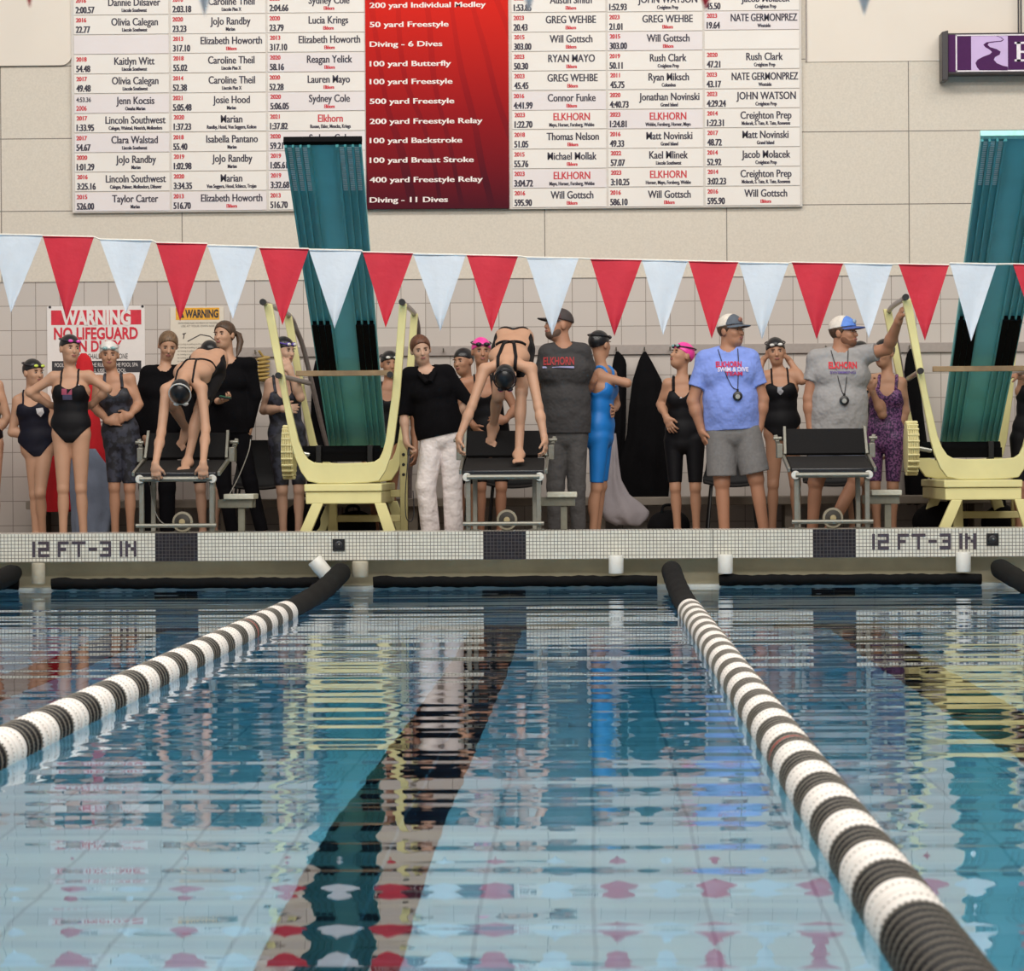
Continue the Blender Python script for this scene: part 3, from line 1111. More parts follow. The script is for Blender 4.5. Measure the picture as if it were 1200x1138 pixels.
def water_material():
    m = bpy.data.materials.new('water')
    m.use_nodes = True
    nt = m.node_tree
    nt.nodes.clear()
    out = nt.nodes.new('ShaderNodeOutputMaterial')
    mix = nt.nodes.new('ShaderNodeMixShader')
    fr = nt.nodes.new('ShaderNodeFresnel')
    fr.inputs['IOR'].default_value = 1.333
    rf = nt.nodes.new('ShaderNodeBsdfRefraction')
    rf.inputs['IOR'].default_value = 1.333
    rf.inputs['Roughness'].default_value = 0.0
    rf.inputs['Color'].default_value = (.93, .98, 1.0, 1)
    gl = nt.nodes.new('ShaderNodeBsdfGlossy')
    gl.inputs['Roughness'].default_value = 0.0
    gl.inputs['Color'].default_value = (.97, .98, 1.0, 1)
    geo = nt.nodes.new('ShaderNodeNewGeometry')
    def waves(sx, sy, detail, rot=0.0):
        mp = nt.nodes.new('ShaderNodeMapping')
        mp.inputs['Scale'].default_value = (sx, sy, 1)
        mp.inputs['Rotation'].default_value = (0, 0, rot)
        nt.links.new(geo.outputs['Position'], mp.inputs['Vector'])
        n = nt.nodes.new('ShaderNodeTexNoise')
        n.noise_dimensions = '2D'
        n.inputs['Scale'].default_value = 1.0
        n.inputs['Detail'].default_value = detail
        n.inputs['Roughness'].default_value = .45
        nt.links.new(mp.outputs[0], n.inputs['Vector'])
        return n.outputs['Fac']
    h = math_node(nt, 'ADD', math_node(nt, 'MULTIPLY', waves(.22, 1.30, 1.0, .04), WAVE_A), math_node(nt, 'MULTIPLY', waves(.38, 3.5, .6, -.03), WAVE_B))
    h = math_node(nt, 'ADD', h, math_node(nt, 'MULTIPLY', waves(2.2, 9.0, 1.5, .12), WAVE_C))
    bp = nt.nodes.new('ShaderNodeBump')
    bp.inputs['Strength'].default_value = 1.0
    bp.inputs['Distance'].default_value = 1.0
    nt.links.new(h, bp.inputs['Height'])
    for n in (fr, rf, gl):
        nt.links.new(bp.outputs['Normal'], n.inputs['Normal'])
    nt.links.new(fr.outputs[0], mix.inputs[0])
    nt.links.new(rf.outputs[0], mix.inputs[1])
    nt.links.new(gl.outputs[0], mix.inputs[2])
    nt.links.new(mix.outputs[0], out.inputs['Surface'])
    va = nt.nodes.new('ShaderNodeVolumeAbsorption')
    va.inputs['Color'].default_value = (.03, .74, .91, 1)
    va.inputs['Density'].default_value = .34
    nt.links.new(va.outputs[0], out.inputs['Volume'])
    return m
WAVE_A, WAVE_B, WAVE_C = .0115, .0046, .00030
wm = MB()                                     # body of water; its bottom and sides lie just inside the tiles
wp_ = [(y, floor_z(y) - .008) for y in (-22.957, -14.0, -8.5, -4.5, .006)]
for x in (-12.406, 12.406):
    wm.v += [(x, -22.957, 0), (x, .006, 0)] + [(x, y, z) for y, z in wp_]
L_, R_ = list(range(7)), list(range(7, 14))
wm.f += [(0, 7, 8, 1), (0, 1, 6, 5, 4, 3, 2), (7, 9, 10, 11, 12, 13, 8), (0, 2, 9, 7), (1, 8, 13, 6)] + [(2 + i, 3 + i, 10 + i, 9 + i) for i in range(4)]
wm.m += [0] * len(wm.f)
o = wm.build('pool_water', [water_material()], smooth=False)
tag(o, 'rippled blue pool water reflecting the far wall', 'water')
o['kind'] = 'stuff'

# ------------------------------------------------------------------ lane lines
white_pl = mat('white_float', (226, 220, 214), rough=.4, var=.04)
black_fl = mat('black_float', (20, 19, 21), rough=.5, var=.15, spec=.25)
grey_rim = mat('grey_float_rim', (112, 106, 96), rough=.5, var=.15)
red_fl = mat('red_float', (150, 44, 34), rough=.4)
PERIOD = .63
def band_mesh(kind):
    """One colour band: four vaned discs, 31 cm long, around the y axis."""
    mb = MB()
    w = PERIOD / 2 / 4
    for i in range(4):
        y = i * w
        if kind == 'white':
            mb.lathe([(0, .056), (.004, .066), (.014, .0745), (.030, .0755), (.062, .0745), (.074, .068), (w, .056)], (0, y, 0), (0, 1, 0), n=36, m=0)
        else:
            dm = 3 if (kind == 'red' and i == 2) else 0
            mb.lathe([(0, .054), (.006, .062), (.022, .0735)], (0, y, 0), (0, 1, 0), n=36, m=dm)
            mb.lathe([(.022, .0735), (.024, .0764), (.030, .0764), (.032, .0735)], (0, y, 0), (0, 1, 0), n=36, m=1)
            mb.lathe([(.032, .0735), (.056, .071), (.068, .062), (w, .054)], (0, y, 0), (0, 1, 0), n=36, m=dm)
            for k in range(36):                       # vane holes round the rim
                a = 2 * math.pi * k / 36
                u = np.array([math.cos(a), 0, math.sin(a)])
                mb.obox(u * .0735 + np.array([0, y + .049, 0]), (u, (0, 1, 0), np.cross(u, (0, 1, 0))), (.0020, .005, .0022), 0)
        if kind == 'white' and i in (0, 2):
            for k in range(36):
                a = 2 * math.pi * k / 36
                u = np.array([math.cos(a), 0, math.sin(a)])
                mb.obox(u * .0745 + np.array([0, y + .066, 0]), (u, (0, 1, 0), np.cross(u, (0, 1, 0))), (.0012, .003, .0025), 1)
    return mb
BAND = {}
def band(kind, parent, x, y, z=.022):
    mats = {'white': [white_pl, grey_rim], 'black': [black_fl, grey_rim], 'red': [black_fl, grey_rim, black_fl, red_fl]}[kind]
    if kind not in BAND:
        o = band_mesh(kind).build('float_band', mats)
        BAND[kind] = o
        first = o
    else:
        first = BAND[kind].copy()
        C.objects.link(first)
    first.parent = parent
    first.matrix_parent_inverse = Matrix.Identity(4)
    first.location = (0, y, z)
    if kind != 'black':
        first['label'] = 'white float band' if kind == 'white' else 'black float band with one red disc'
    return first
sleeve_m = mat('black_mesh_sleeve', (9, 9, 10), rough=.85, spec=.2, var=.3, vscale=60, bump=.5, bscale=70)
def lane_line(x, label, ystart, red=(7.0, 16.6)):
    t = thing('lane_line', label, 'lane line', (x, 0, 0), 'lane lines across the pool')
    pts, rr = [], []
    for i in range(26):
        s_ = i / 25
        y = .06 - 4.5 * s_
        z = .022 + .110 * (1 - s_) ** 2.2 * (1 if s_ < 1 else 0)
        pts.append((x, y, z))
        rr.append((.055 if i == 0 else .072) + .003 * math.sin(i * 1.7) + (.004 if i in (2, 3, 25) else 0))
    MB().tube(pts, rr, n=20).build('end_sleeve', sleeve_m, t)
    MB().tube([(x, .20, .14), (x, .06, .135)], .012, n=8).build('anchor_hook', steel, t)
    y, k = -4.44, 0
    half = PERIOD / 2
    while y > -22.6:
        near = y < -17.72
        kind = 'black' if near or k % 2 else 'white'
        if kind == 'black' and any(abs(y - half / 2 + r) < .316 for r in red) and not near:
            kind = 'red'
        if y < ystart:
            band(kind, t, x, y - half)
        y -= half
        k += 1
    MB().tube([(x, -4.4, .022), (x, -22.9, .022)], .006, n=6).build('cable', steel, t)
    return t
lane_line(LINES[1], 'black and white lane line running out of the left side of the photo', 0, red=(7.0,))
lane_line(LINES[2], 'black and white lane line running to the bottom right corner of the photo', 0, red=(14.4,))
lane_line(LINES[0], 'lane line with only its black covered end at the left edge of the water', 0)
lane_line(LINES[3], 'lane line with only its black covered end at the right edge of the water', 0)

# black foam bumpers along the gutter, white pipe stubs
foam = mat('black_foam', (7, 7, 8), rough=.85, spec=.2, var=.3, vscale=25, bump=.4, bscale=40)
def bumper(p0, p1, lab):
    a, b = at(p0, 679, -.05), at(p1, 676, -.05)
    mb = MB()
    pts = [(a[0] + (b[0] - a[0]) * i / 40, -.05 + .004 * math.sin(i * 2.1), .050 + .003 * math.sin(i * .9)) for i in range(41)]
    mb.tube(pts, [.040 + .003 * math.sin(i * 3.3) + (.007 if i in (1, 2) else 0) for i in range(41)], n=14)
    return tag(mb.build('gutter_bumper', foam), lab, 'bumper', 'black foam bumpers along the gutter')
bumper(60, 398, 'long black foam bumper at the waterline below the left swimmer’s block')
bumper(437, 770, 'long black foam bumper at the waterline below the middle block')
bumper(843, 1150, 'long black foam bumper at the waterline below the empty right block')
bumper(-120, 22, 'black foam bumper at the waterline cut off by the left edge')
pvc = mat('white_pipe', (226, 224, 216), rough=.35, var=.03)
beige_pvc = mat('beige_pipe', (176, 168, 148), rough=.5, var=.06)
def stub(px, y0, y1, lab, lean=0, m=pvc, r=.055):
    a, b = at(px + lean, y0, -.065), at(px, y1, -.06)
    mb = MB().tube([b, b + (a - b) * .06, b + (a - b) * .94, a], [r * .94, r, r, r * .95], n=24)
    return tag(mb.build('pipe_stub', m), lab, 'pipe', 'pipe stubs in the gutter')
stub(382, 656, 673, 'white pipe stub leaning left beside the left lane line’s sleeve', lean=-14, r=.058)
stub(722, 651, 672, 'white pipe stub left of the right lane line’s end')
stub(850, 650, 672, 'white pipe stub right of the right lane line’s end')
stub(1129, 647, 670, 'white pipe stub under the right depth marking')
stub(45, 660, 684, 'beige pipe stub near the left edge of the gutter', m=beige_pvc, r=.050)
stub(422, 658, 676, 'beige pipe stub right of the left lane line’s end', m=beige_pvc, r=.060)

# ------------------------------------------------------------------ pennants
pen_red = mat('pennant_red', (196, 32, 54), rough=.65, var=.05, vscale=8, bump=.25, bscale=25)
pen_white = mat('pennant_white', (206, 214, 224), rough=.6, var=.03, vscale=8, bump=.25, bscale=25)
rope_m = mat('cord_white', (214, 210, 200), rough=.7)
def pennant_mesh(a, b, tip, m, name, parent):
    """Cloth triangle with a hemmed top and shallow folds; a, b top corners, tip the point."""
    a, b, tip = np.array(a), np.array(b), np.array(tip)
    N = 12
    vs, fs, idx = [], [], {}
    ph = random.random() * 6
    for side in (0, 1):
        for i in range(N + 1):
            t = i / N
            l, r = a + (tip - a) * t, b + (tip - b) * t
            M_ = 8
            for j in range(M_ + 1):
                s_ = j / M_
                p = l + (r - l) * s_
                y = .010 * math.sin(s_ * 5 + ph + t * 2.2) * (0.35 + t) * (1 - t * .5) + (.0016 if side else -.0016)
                if i == 0:
                    y *= .4
                idx[side, i, j] = len(vs)
                vs.append((p[0], p[1] + y, p[2]))
    for i in range(N):
        for j in range(8):
            fs.append((idx[0, i, j], idx[0, i + 1, j], idx[0, i + 1, j + 1], idx[0, i, j + 1]))
            fs.append((idx[1, i, j], idx[1, i, j + 1], idx[1, i + 1, j + 1], idx[1, i + 1, j]))
        for j, w in ((0, 0), (8, 1)):
            fs.append((idx[0, i, j], idx[1, i, j], idx[1, i + 1, j], idx[0, i + 1, j]))
    mb = MB().raw(vs, fs)
    mb.tube([a + (0, 0, -.004), b + (0, 0, -.004)], .006, n=6)
    o = mb.build(name, m, parent, angle=60)
    o['label'] = 'red pennant' if m is pen_red else 'white pennant'
    return o
PY = -4.57
FAR = [(-10, 50, 275, 13, 366), (50, 110, 277, 78, 375), (117, 178, 281, 148, 367), (183, 243, 285, 211, 376), (243, 301, 288, 273, 374),
       (304, 362, 291, 331, 381), (362, 424, 293, 392, 385), (425, 484, 296, 452, 384), (484, 546, 298, 516, 388), (547, 607, 299.5, 576, 389),
       (617, 678, 302, 647, 393), (692, 752, 304, 720, 394), (752, 806, 305, 777, 393), (807, 865, 306.5, 834, 397), (866, 924, 308, 893, 398),
       (928, 988, 308, 957, 398), (989, 1046, 309, 1018, 396), (1053, 1112, 310, 1084, 399), (1113, 1168, 309, 1138, 400), (1187, 1247, 310, 1217, 399)]
t = thing('pennant_line', 'line of red and white pennants strung across in front of the diving boards', 'pennants', at(600, 301, PY), 'backstroke pennant lines')
more_l = [(-10 - 62 * i, 50 - 62 * i, 275 - 3 * i, 20 - 62 * i, 366 - 3 * i) for i in range(1, 5)]
more_r = [(1187 + 62 * i, 1247 + 62 * i, 310 - i, 1217 + 62 * i, 399 - i) for i in range(1, 5)]
rp = []
for i, (xa, xb, y, xt, yt) in enumerate(FAR):
    pennant_mesh(at(xa, y - .6, PY), at(xb, y + .6, PY), at(xt, yt, PY), pen_white if i % 2 == 0 else pen_red, 'pennant', t)
    rp += [at(xa, y - .6, PY), at(xb, y + .6, PY)]
for i, (xa, xb, y, xt, yt) in enumerate(more_l):
    pennant_mesh(at(xa, y - .6, PY), at(xb, y + .6, PY), at(xt, yt, PY), pen_red if i % 2 == 0 else pen_white, 'pennant', t)
    rp.insert(0, at(xa, y, PY))
for i, (xa, xb, y, xt, yt) in enumerate(more_r):
    pennant_mesh(at(xa, y - .6, PY), at(xb, y + .6, PY), at(xt, yt, PY), pen_white if i % 2 == 0 else pen_red, 'pennant', t)
    rp.append(at(xb, y, PY))
rp = [at(-1900, 190, PY)] + rp + [at(3300, 190, PY)]
MB().tube(rp, .006, n=6).build('rope', rope_m, t)
# the nearer line: only the points hang into the top of the photo
NY = -18.29
t = thing('pennant_line', 'nearer line of pennants whose points just enter the top of the photo', 'pennants', at(600, -280, NY), 'backstroke pennant lines')
tips = [(-160, 10), (35, 8), (240, 19), (437, 4), (620, 15), (827, 13), (1013, 18), (1215, 14), (1410, 10)]
k_near = .456 / px_m(NY)
rp = []
for i, (xt, yt) in enumerate(tips):
    w = .152 / px_m(NY)
    yt0 = yt - k_near
    pennant_mesh(at(xt - w, yt0, NY), at(xt + w, yt0, NY), at(xt, yt, NY), pen_white if i % 2 == 0 else pen_red, 'pennant', t)
    rp += [at(xt - w, yt0, NY), at(xt + w, yt0, NY)]
rp = [at(-6000, -300, NY)] + rp + [at(7000, -300, NY)]
MB().tube(rp, .006, n=6).build('rope', rope_m, t)

# ------------------------------------------------------------------ record boards
plate_m = mat('record_plate', (226, 219, 212), rough=.45, var=.02, vscale=3)
plate_l = mat('record_plate_lilac', (221, 212, 211), rough=.45, var=.02, vscale=3)
board_m = mat('record_board_white', (206, 198, 190), rough=.5, var=.03)
ink = mat('ink_dark', (52, 46, 62), rough=.6)
ink_red = mat('ink_red', (196, 52, 62), rough=.6)
BY = WALL_Y - .065
SW = 'Lincoln Southwest'
PX = 'Lincoln Pius X'
LEFT = [
 [('2016', '2:00.57', 'Dannie Dilsaver', SW), ('2016', '2:03.18', 'Caroline Theil', PX), ('2020', '2:04.66', 'Sydney Cole', '*Elkhorn')],
 [('2016', '22.77', 'Olivia Calegan', SW), ('2020', '23.23', 'JoJo Randby', 'Marian'), ('2020', '23.79', 'Lucia Krings', '*Elkhorn')],
 [None, ('2013', '317.10', 'Elizabeth Howorth', '*Elkhorn'), ('2013', '317.10', 'Elizabeth Howorth', '*Elkhorn')],
 [('2018', '54.48', 'Kaitlyn Witt', SW), ('2018', '55.02', 'Caroline Theil', PX), ('2020', '58.16', 'Reagan Yelick', '*Elkhorn')],
 [('2017', '49.48', 'Olivia Calegan', SW), ('2014', '52.38', 'Caroline Theil', PX), ('2020', '52.28', 'Lauren Mayo', '*Elkhorn')],
 [('2006', '4:53.36', 'Jenn Kocsis', 'Omaha Marian'), ('2021', '5:05.48', 'Josie Hood', 'Marian'), ('2020', '5:06.05', 'Sydney Cole', '*Elkhorn')],
 [('2017', '1:33.95', 'Lincoln Southwest', 'Calegan, Walstad, Nenrich, Mollendors'), ('2020', '1:37.23', 'Marian', 'Randby, Hood, Von Seggern, Kolton'), ('2021', '1:37.82', '*Elkhorn', 'Roone, Elder, Mencke, Krings')],
 [('2017', '54.67', 'Clara Walstad', SW), ('2018', '55.40', 'Isabella Pantano', 'Marian'), ('2020', '59.21', 'Sydney Cole', '*Elkhorn')],
 [('2020', '1:01.29', 'JoJo Randby', 'Marian'), ('2019', '1:02.98', 'JoJo Randby', 'Marian'), ('2019', '1:05.61', 'Lucia Krings', '*Elkhorn')],
 [('2016', '3:25.16', 'Lincoln Southwest', 'Calegan, Palmer, Mollendors, Dilsaver'), ('2020', '3:34.35', 'Marian', 'Von Seggern, Hood, Schinco, Trojan'), ('2019', '3:32.68', '*Elkhorn', 'Cole, Mayo, Krings, Roone')],
 [('2015', '526.00', 'Taylor Carter', 'Marian'), ('2013', '516.70', 'Elizabeth Howorth', '*Elkhorn'), ('2013', '516.70', 'Elizabeth Howorth', '*Elkhorn')]]
CP = 'Creighton Prep'
RIGHT = [
 [('2023', '1:53.85', 'Austin Smith', '*Elkhorn'), ('2023', '1:52.93', 'JOHN WATSON', CP), ('2014', '45.50', 'Jacob Molacek', CP)],
 [('2023', '20.43', 'GREG WEHBE', '*Elkhorn'), ('2023', '21.01', 'GREG WEHBE', '*Elkhorn'), ('2023', '19.64', 'NATE GERMONPREZ', 'Westside')],
 [('2015', '303.00', 'Will Gottsch', '*Elkhorn'), ('2015', '303.00', 'Will Gottsch', '*Elkhorn'), None],
 [('2023', '50.30', 'RYAN MAYO', '*Elkhorn'), ('2019', '50.11', 'Rush Clark', CP), ('2020', '47.21', 'Rush Clark', CP)],
 [('2023', '45.45', 'GREG WEHBE', '*Elkhorn'), ('2011', '45.75', 'Ryan Miksch', 'Columbus'), ('2023', '43.17', 'NATE GERMONPREZ', 'Westside')],
 [('2016', '4:41.99', 'Connor Funke', '*Elkhorn'), ('2020', '4:40.73', 'Jonathan Novinski', 'Grand Island'), ('2023', '4:29.24', 'JOHN WATSON', CP)],
 [('2023', '1:22.70', '*ELKHORN', 'Mayo, Horner, Forsberg, Wehbe'), ('2023', '1:24.81', '*ELKHORN', 'Wehbe, Forsberg, Horner, Mayo'), ('2014', '1:22.31', CP, 'Molacek, S. Tate, R. Tate, Roewens')],
 [('2018', '51.05', 'Thomas Nelson', '*Elkhorn'), ('2016', '49.33', 'Matt Novinski', 'Grand Island'), ('2017', '48.72', 'Matt Novinski', 'Grand Island')],
 [('2015', '55.76', 'Michael Mollak', '*Elkhorn'), ('2022', '57.07', 'Kael Mlinek', SW), ('2014', '52.92', 'Jacob Molacek', CP)],
 [('2023', '3:04.72', '*ELKHORN', 'Mayo, Horner, Forsberg, Wehbe'), ('2023', '3:10.25', '*ELKHORN', 'Horner, Mayo, Forsberg, Wehbe'), ('2014', '3:02.23', CP, 'Molacek, S. Tate, R. Tate, Roewens')],
 [('2016', '595.90', 'Will Gottsch', '*Elkhorn'), ('2016', '586.10', 'Will Gottsch', '*Elkhorn'), ('2016', '595.90', 'Will Gottsch', '*Elkhorn')]]
S_W = px_m(BY)
def record_board(label, X0, X1, cols, rows, bottom_l, bottom_r, pitch, top):
    zb = lambda px: at(px, bottom_l + (bottom_r - bottom_l) * (px - X0) / (X1 - X0), BY)[2]
    a, b = at(X0, bottom_l, BY), at(X1, bottom_r, BY)
    t = thing('record_board', label, 'record board', (a[0], WALL_Y, a[2]), 'record boards on the wall')
    pan = MB().prism([(a[0] - .01, a[2] - .01), (b[0] + .01, b[2] - .01), (b[0] + .01, b[2] + pitch * S_W * 12), (a[0] - .01, a[2] + pitch * S_W * 12)], BY + .012, WALL_Y - .012)
    pan.build('backing_panel', board_m, t, smooth=False)
    for r, row in enumerate(rows):
        k = len(rows) - 1 - r
        for c, rec in enumerate(row):
            xa, xb = cols[c], cols[c + 1]
            jit = random.uniform(-.5, .5)
            x0, x1 = at(xa + 1, 100, BY)[0], at(xb - 1.6, 100, BY)[0]
            z0 = zb((xa + xb) / 2) + k * pitch * S_W + .004 + jit * S_W * .6
            z1 = z0 + (pitch - 1.4) * S_W
            pl = MB().box(x0, x1, BY + .004, BY + .013, z0, z1).build('record_plate', plate_l if random.random() < .2 else plate_m, t, smooth=False)
            if rec is None:
                continue
            yr, tm, nm, sc_ = rec
            Zt = z0 + (pitch - 1.4) * S_W
            tx = x0 + 2.5 * S_W + jit * S_W
            y_ = BY + .0025
            def line(nm_, s_, x_, z_, h_, m_, **kw):
                mb = MB()
                add_text(mb, y_, s_, x_, z_, h_, 0, **kw)
                mb.build(nm_, ink_red if m_ else ink, pl, smooth=False)
            if nm == 'Jenn Kocsis':
                line('record_time', tm, tx, Zt - 8.5 * S_W, 5.2 * S_W, 0, align='l', bold=.03, xs=.80)
                line('record_year', yr, tx, Zt - 18.6 * S_W, 5.4 * S_W, 1, align='l', bold=.035, xs=.80)
            else:
                line('record_year', yr, tx, Zt - 7.4 * S_W, 5.0 * S_W, 1, align='l', bold=.02, xs=.86, heavy=.05)
                line('record_time', tm, tx, Zt - 19.8 * S_W, 7.7 * S_W, 0, align='l', bold=.010, xs=.68, heavy=.055)
            red = nm.startswith('*')
            nm = nm.lstrip('*')
            vs, _ = text_geo(nm, .012)
            hN = 8.8
            wn = (vs[:, 0].max() - vs[:, 0].min()) * hN / .70 * .76
            room = (xb - xa) - 36
            kx = .76 * min(1.0, room / wn)
            cx = at(xa + 30 + (xb - xa - 30) / 2, 100, BY)[0] + random.uniform(-1, 1) * S_W
            line('holder_name', nm, cx, Zt - 11.6 * S_W, hN * S_W, red, bold=.006, xs=kx, heavy=.030)
            r2 = sc_.startswith('*')
            sc_ = sc_.lstrip('*')
            vs, _ = text_geo(sc_, .03)
            ws = (vs[:, 0].max() - vs[:, 0].min()) * 4.0 / .70 * .66
            kx = .66 * min(1.0, (room + 4) / ws)
            line('school_name', sc_, cx, Zt - 18.8 * S_W, 4.2 * S_W, r2, bold=.015, xs=kx, heavy=.06)
    return t
record_board('white record board of name plates left of the red event panel', 86, 429, [86, 199.5, 313, 429], LEFT, 248, 245, 23.05, -40)
record_board('white record board of name plates right of the red event panel', 598, 939, [599, 711.5, 825, 938.5], RIGHT, 243.5, 240.5, 22.8, -40)

def red_panel_mat():
    m = bpy.data.materials.new('event_panel_print')
    m.use_nodes = True
    nt = m.node_tree
    b = nt.nodes['Principled BSDF']
    b.inputs['Roughness'].default_value = .75
    b.inputs['Specular IOR Level'].default_value = .15
    g = nt.nodes.new('ShaderNodeNewGeometry')
    s = nt.nodes.new('ShaderNodeSeparateXYZ')
    nt.links.new(g.outputs['Position'], s.inputs[0])
    mp = nt.nodes.new('ShaderNodeMapping')
    mp.inputs['Scale'].default_value = (1.6, 1, .8)
    mp.inputs['Rotation'].default_value = (0, .5, 0)
    nt.links.new(g.outputs['Position'], mp.inputs['Vector'])
    w = nt.nodes.new('ShaderNodeTexWave')
    w.inputs['Scale'].default_value = .9
    w.inputs['Distortion'].default_value = 9
    w.inputs['Detail'].default_value = 1
    w.inputs['Detail Scale'].default_value = .8
    nt.links.new(mp.outputs[0], w.inputs['Vector'])
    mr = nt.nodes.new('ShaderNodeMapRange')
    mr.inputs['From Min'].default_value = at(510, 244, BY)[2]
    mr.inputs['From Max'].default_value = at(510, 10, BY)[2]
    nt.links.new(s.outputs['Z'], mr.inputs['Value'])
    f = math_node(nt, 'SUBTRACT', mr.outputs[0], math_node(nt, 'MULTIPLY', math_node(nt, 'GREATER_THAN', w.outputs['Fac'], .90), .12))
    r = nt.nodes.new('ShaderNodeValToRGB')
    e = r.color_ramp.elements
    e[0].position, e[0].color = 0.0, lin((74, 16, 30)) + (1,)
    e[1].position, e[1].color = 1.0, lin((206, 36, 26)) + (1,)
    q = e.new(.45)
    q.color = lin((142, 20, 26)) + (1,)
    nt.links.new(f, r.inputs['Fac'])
    nt.links.new(r.outputs['Color'], b.inputs['Base Color'])
    return m
a, b = at(429.5, 245, BY), at(597, 244, BY)
t = thing('event_panel', 'dark red panel listing swimming events in white between the record boards', 'sign', (a[0], WALL_Y, a[2]))
MB().prism([(a[0], a[2]), (b[0], b[2]), (b[0], b[2] + 1.98), (a[0], a[2] + 1.98)], BY - .004, WALL_Y - .012).build('panel', red_panel_mat(), t, smooth=False)
ev_m = mat('event_lettering', (236, 222, 216), rough=.5)
for s_, y in (('200 yard Individual Medley', 6), ('50 yard Freestyle', 28.5), ('Diving - 6 Dives', 51.5), ('100 yard Butterfly', 74.5), ('100 yard Freestyle', 95.5), ('500 yard Freestyle', 118.5),
              ('200 yard Freestyle Relay', 142), ('100 yard Backstroke', 164.5), ('100 yard Breast Stroke', 187.5), ('400 yard Freestyle Relay', 210.5), ('Diving - 11 Dives', 234)):
    mb = MB()
    p = at(433.5, y + 3.4, BY)
    add_text(mb, BY - .006, s_, p[0], p[2], 6.2 * S_W, align='l', bold=.006, xs=1.50 if len(s_) < 26 else 1.42, heavy=.05)
    mb.build('lettering', ev_m, t, smooth=False)

# smooth white panels high on the wall
wp = mat('white_wall_panel', (222, 211, 198), rough=.55, var=.02, vscale=2)
def rounded(x0, x1, z0, z1, r, corners):
    """outline counter-clockwise; corners (bl, br, tr, tl) rounded or not"""
    out = []
    for (cx, cz, a0), rd in zip(((x0, z0, 180), (x1, z0, 270), (x1, z1, 0), (x0, z1, 90)), corners):
        if not rd:
            out.append((cx, cz))
            continue
        ox, oz = cx + (r if cx == x0 else -r), cz + (r if cz == z0 else -r)
        for i in range(7):
            a = math.radians(a0 + 15 * i)
            out.append((ox + r * math.cos(a), oz + r * math.sin(a)))
    return out
a, b = at(-160, 77, WALL_Y), at(85, 77, WALL_Y)
tag(MB().prism(rounded(a[0], b[0], b[2], b[2] + 2.2, .09, (1, 1, 1, 1)), WALL_Y - .04, WALL_Y - .012).build('wall_board', wp, smooth=False), 'smooth white wall board with a rounded corner left of the records', 'wall board', 'white wall boards')
a, b = at(944, 73, WALL_Y), at(1500, 73, WALL_Y)
t = tag(MB().prism(rounded(a[0], b[0], a[2], a[2] + 2.2, .02, (1, 1, 1, 1)), WALL_Y - .020, WALL_Y - .012).build('wall_board', wp, smooth=False), 'smooth white wall board right of the records, behind the purple sign', 'wall board', 'white wall boards')
MB().box(a[0], a[0] + .012, WALL_Y - .030, WALL_Y - .018, a[2], a[2] + 2.2).build('edge_strip', mat('edge_strip', (150, 140, 134), rough=.5), t, smooth=False)

# purple sign on the right
sx = lambda px, py, Y: at(px, py, Y)
SY = WALL_Y - .22
purple = mat('sign_purple', (72, 26, 80), rough=.6, var=.04, spec=.2)
lilac = mat('sign_lilac', (196, 170, 214), rough=.45, var=.10, vscale=3)
frame_m = mat('sign_frame', (44, 38, 42), rough=.4)
sign_white = mat('sign_white', (228, 220, 226), rough=.45)
a, b = at(1103, 94, SY), at(1103, 39, SY)
x_end = at(1470, 60, SY)[0]
t = thing('scoreboard_sign', 'purple box sign with a winding path emblem, cut off at the right edge', 'sign', (a[0], WALL_Y, a[2]))
zlo, zhi = at(1150, 86.5, SY)[2], at(1150, 38.5, SY)[2]
x0 = at(1109, 60, SY)[0]
MB().box(x0, x_end, SY, WALL_Y - .03, zlo, zhi).build('cabinet', frame_m, t, bevel=.004)
MB().box(at(1110, 60, SY)[0], x_end - .02, SY - .006, SY + .01, at(1150, 84, SY)[2], at(1150, 40.5, SY)[2]).build('face_panel', purple, t, smooth=False)
MB().prism([(at(1103, 0, SY)[0], at(1103, 95, SY)[2]), (at(1110.5, 0, SY)[0], at(1110, 93.5, SY)[2]), (at(1110.5, 0, SY)[0], at(1110, 36, SY)[2]), (at(1103, 0, SY)[0], at(1103, 38, SY)[2])], SY - .03, WALL_Y - .03).build('end_cap', frame_m, t, bevel=.004)
SF = SY - .008
P2 = lambda x, y: (at(x, y, SF)[0], at(x, y, SF)[2])
mb = MB()
for q in ((1120, 1200 + 265, 40.8, 42.2), (1120, 1200 + 265, 82.6, 84.2), (1120, 1121.4, 40.8, 84)):
    (xa, za), (xb, zb) = P2(q[0], q[3]), P2(q[1], q[2])
    zb = za + (q[3] - q[2]) * px_m(SF)
    mb.box(xa, xb, SF - .001, SF + .004, za, zb)
mb.build('border', sign_white, t, smooth=False)
(xa, za), (xb, zb) = P2(1138.2, 82.6), P2(1181, 42)
MB().box(xa, xb, SF - .001, SF + .004, za, zb).build('emblem_ground', lilac, t, smooth=False)
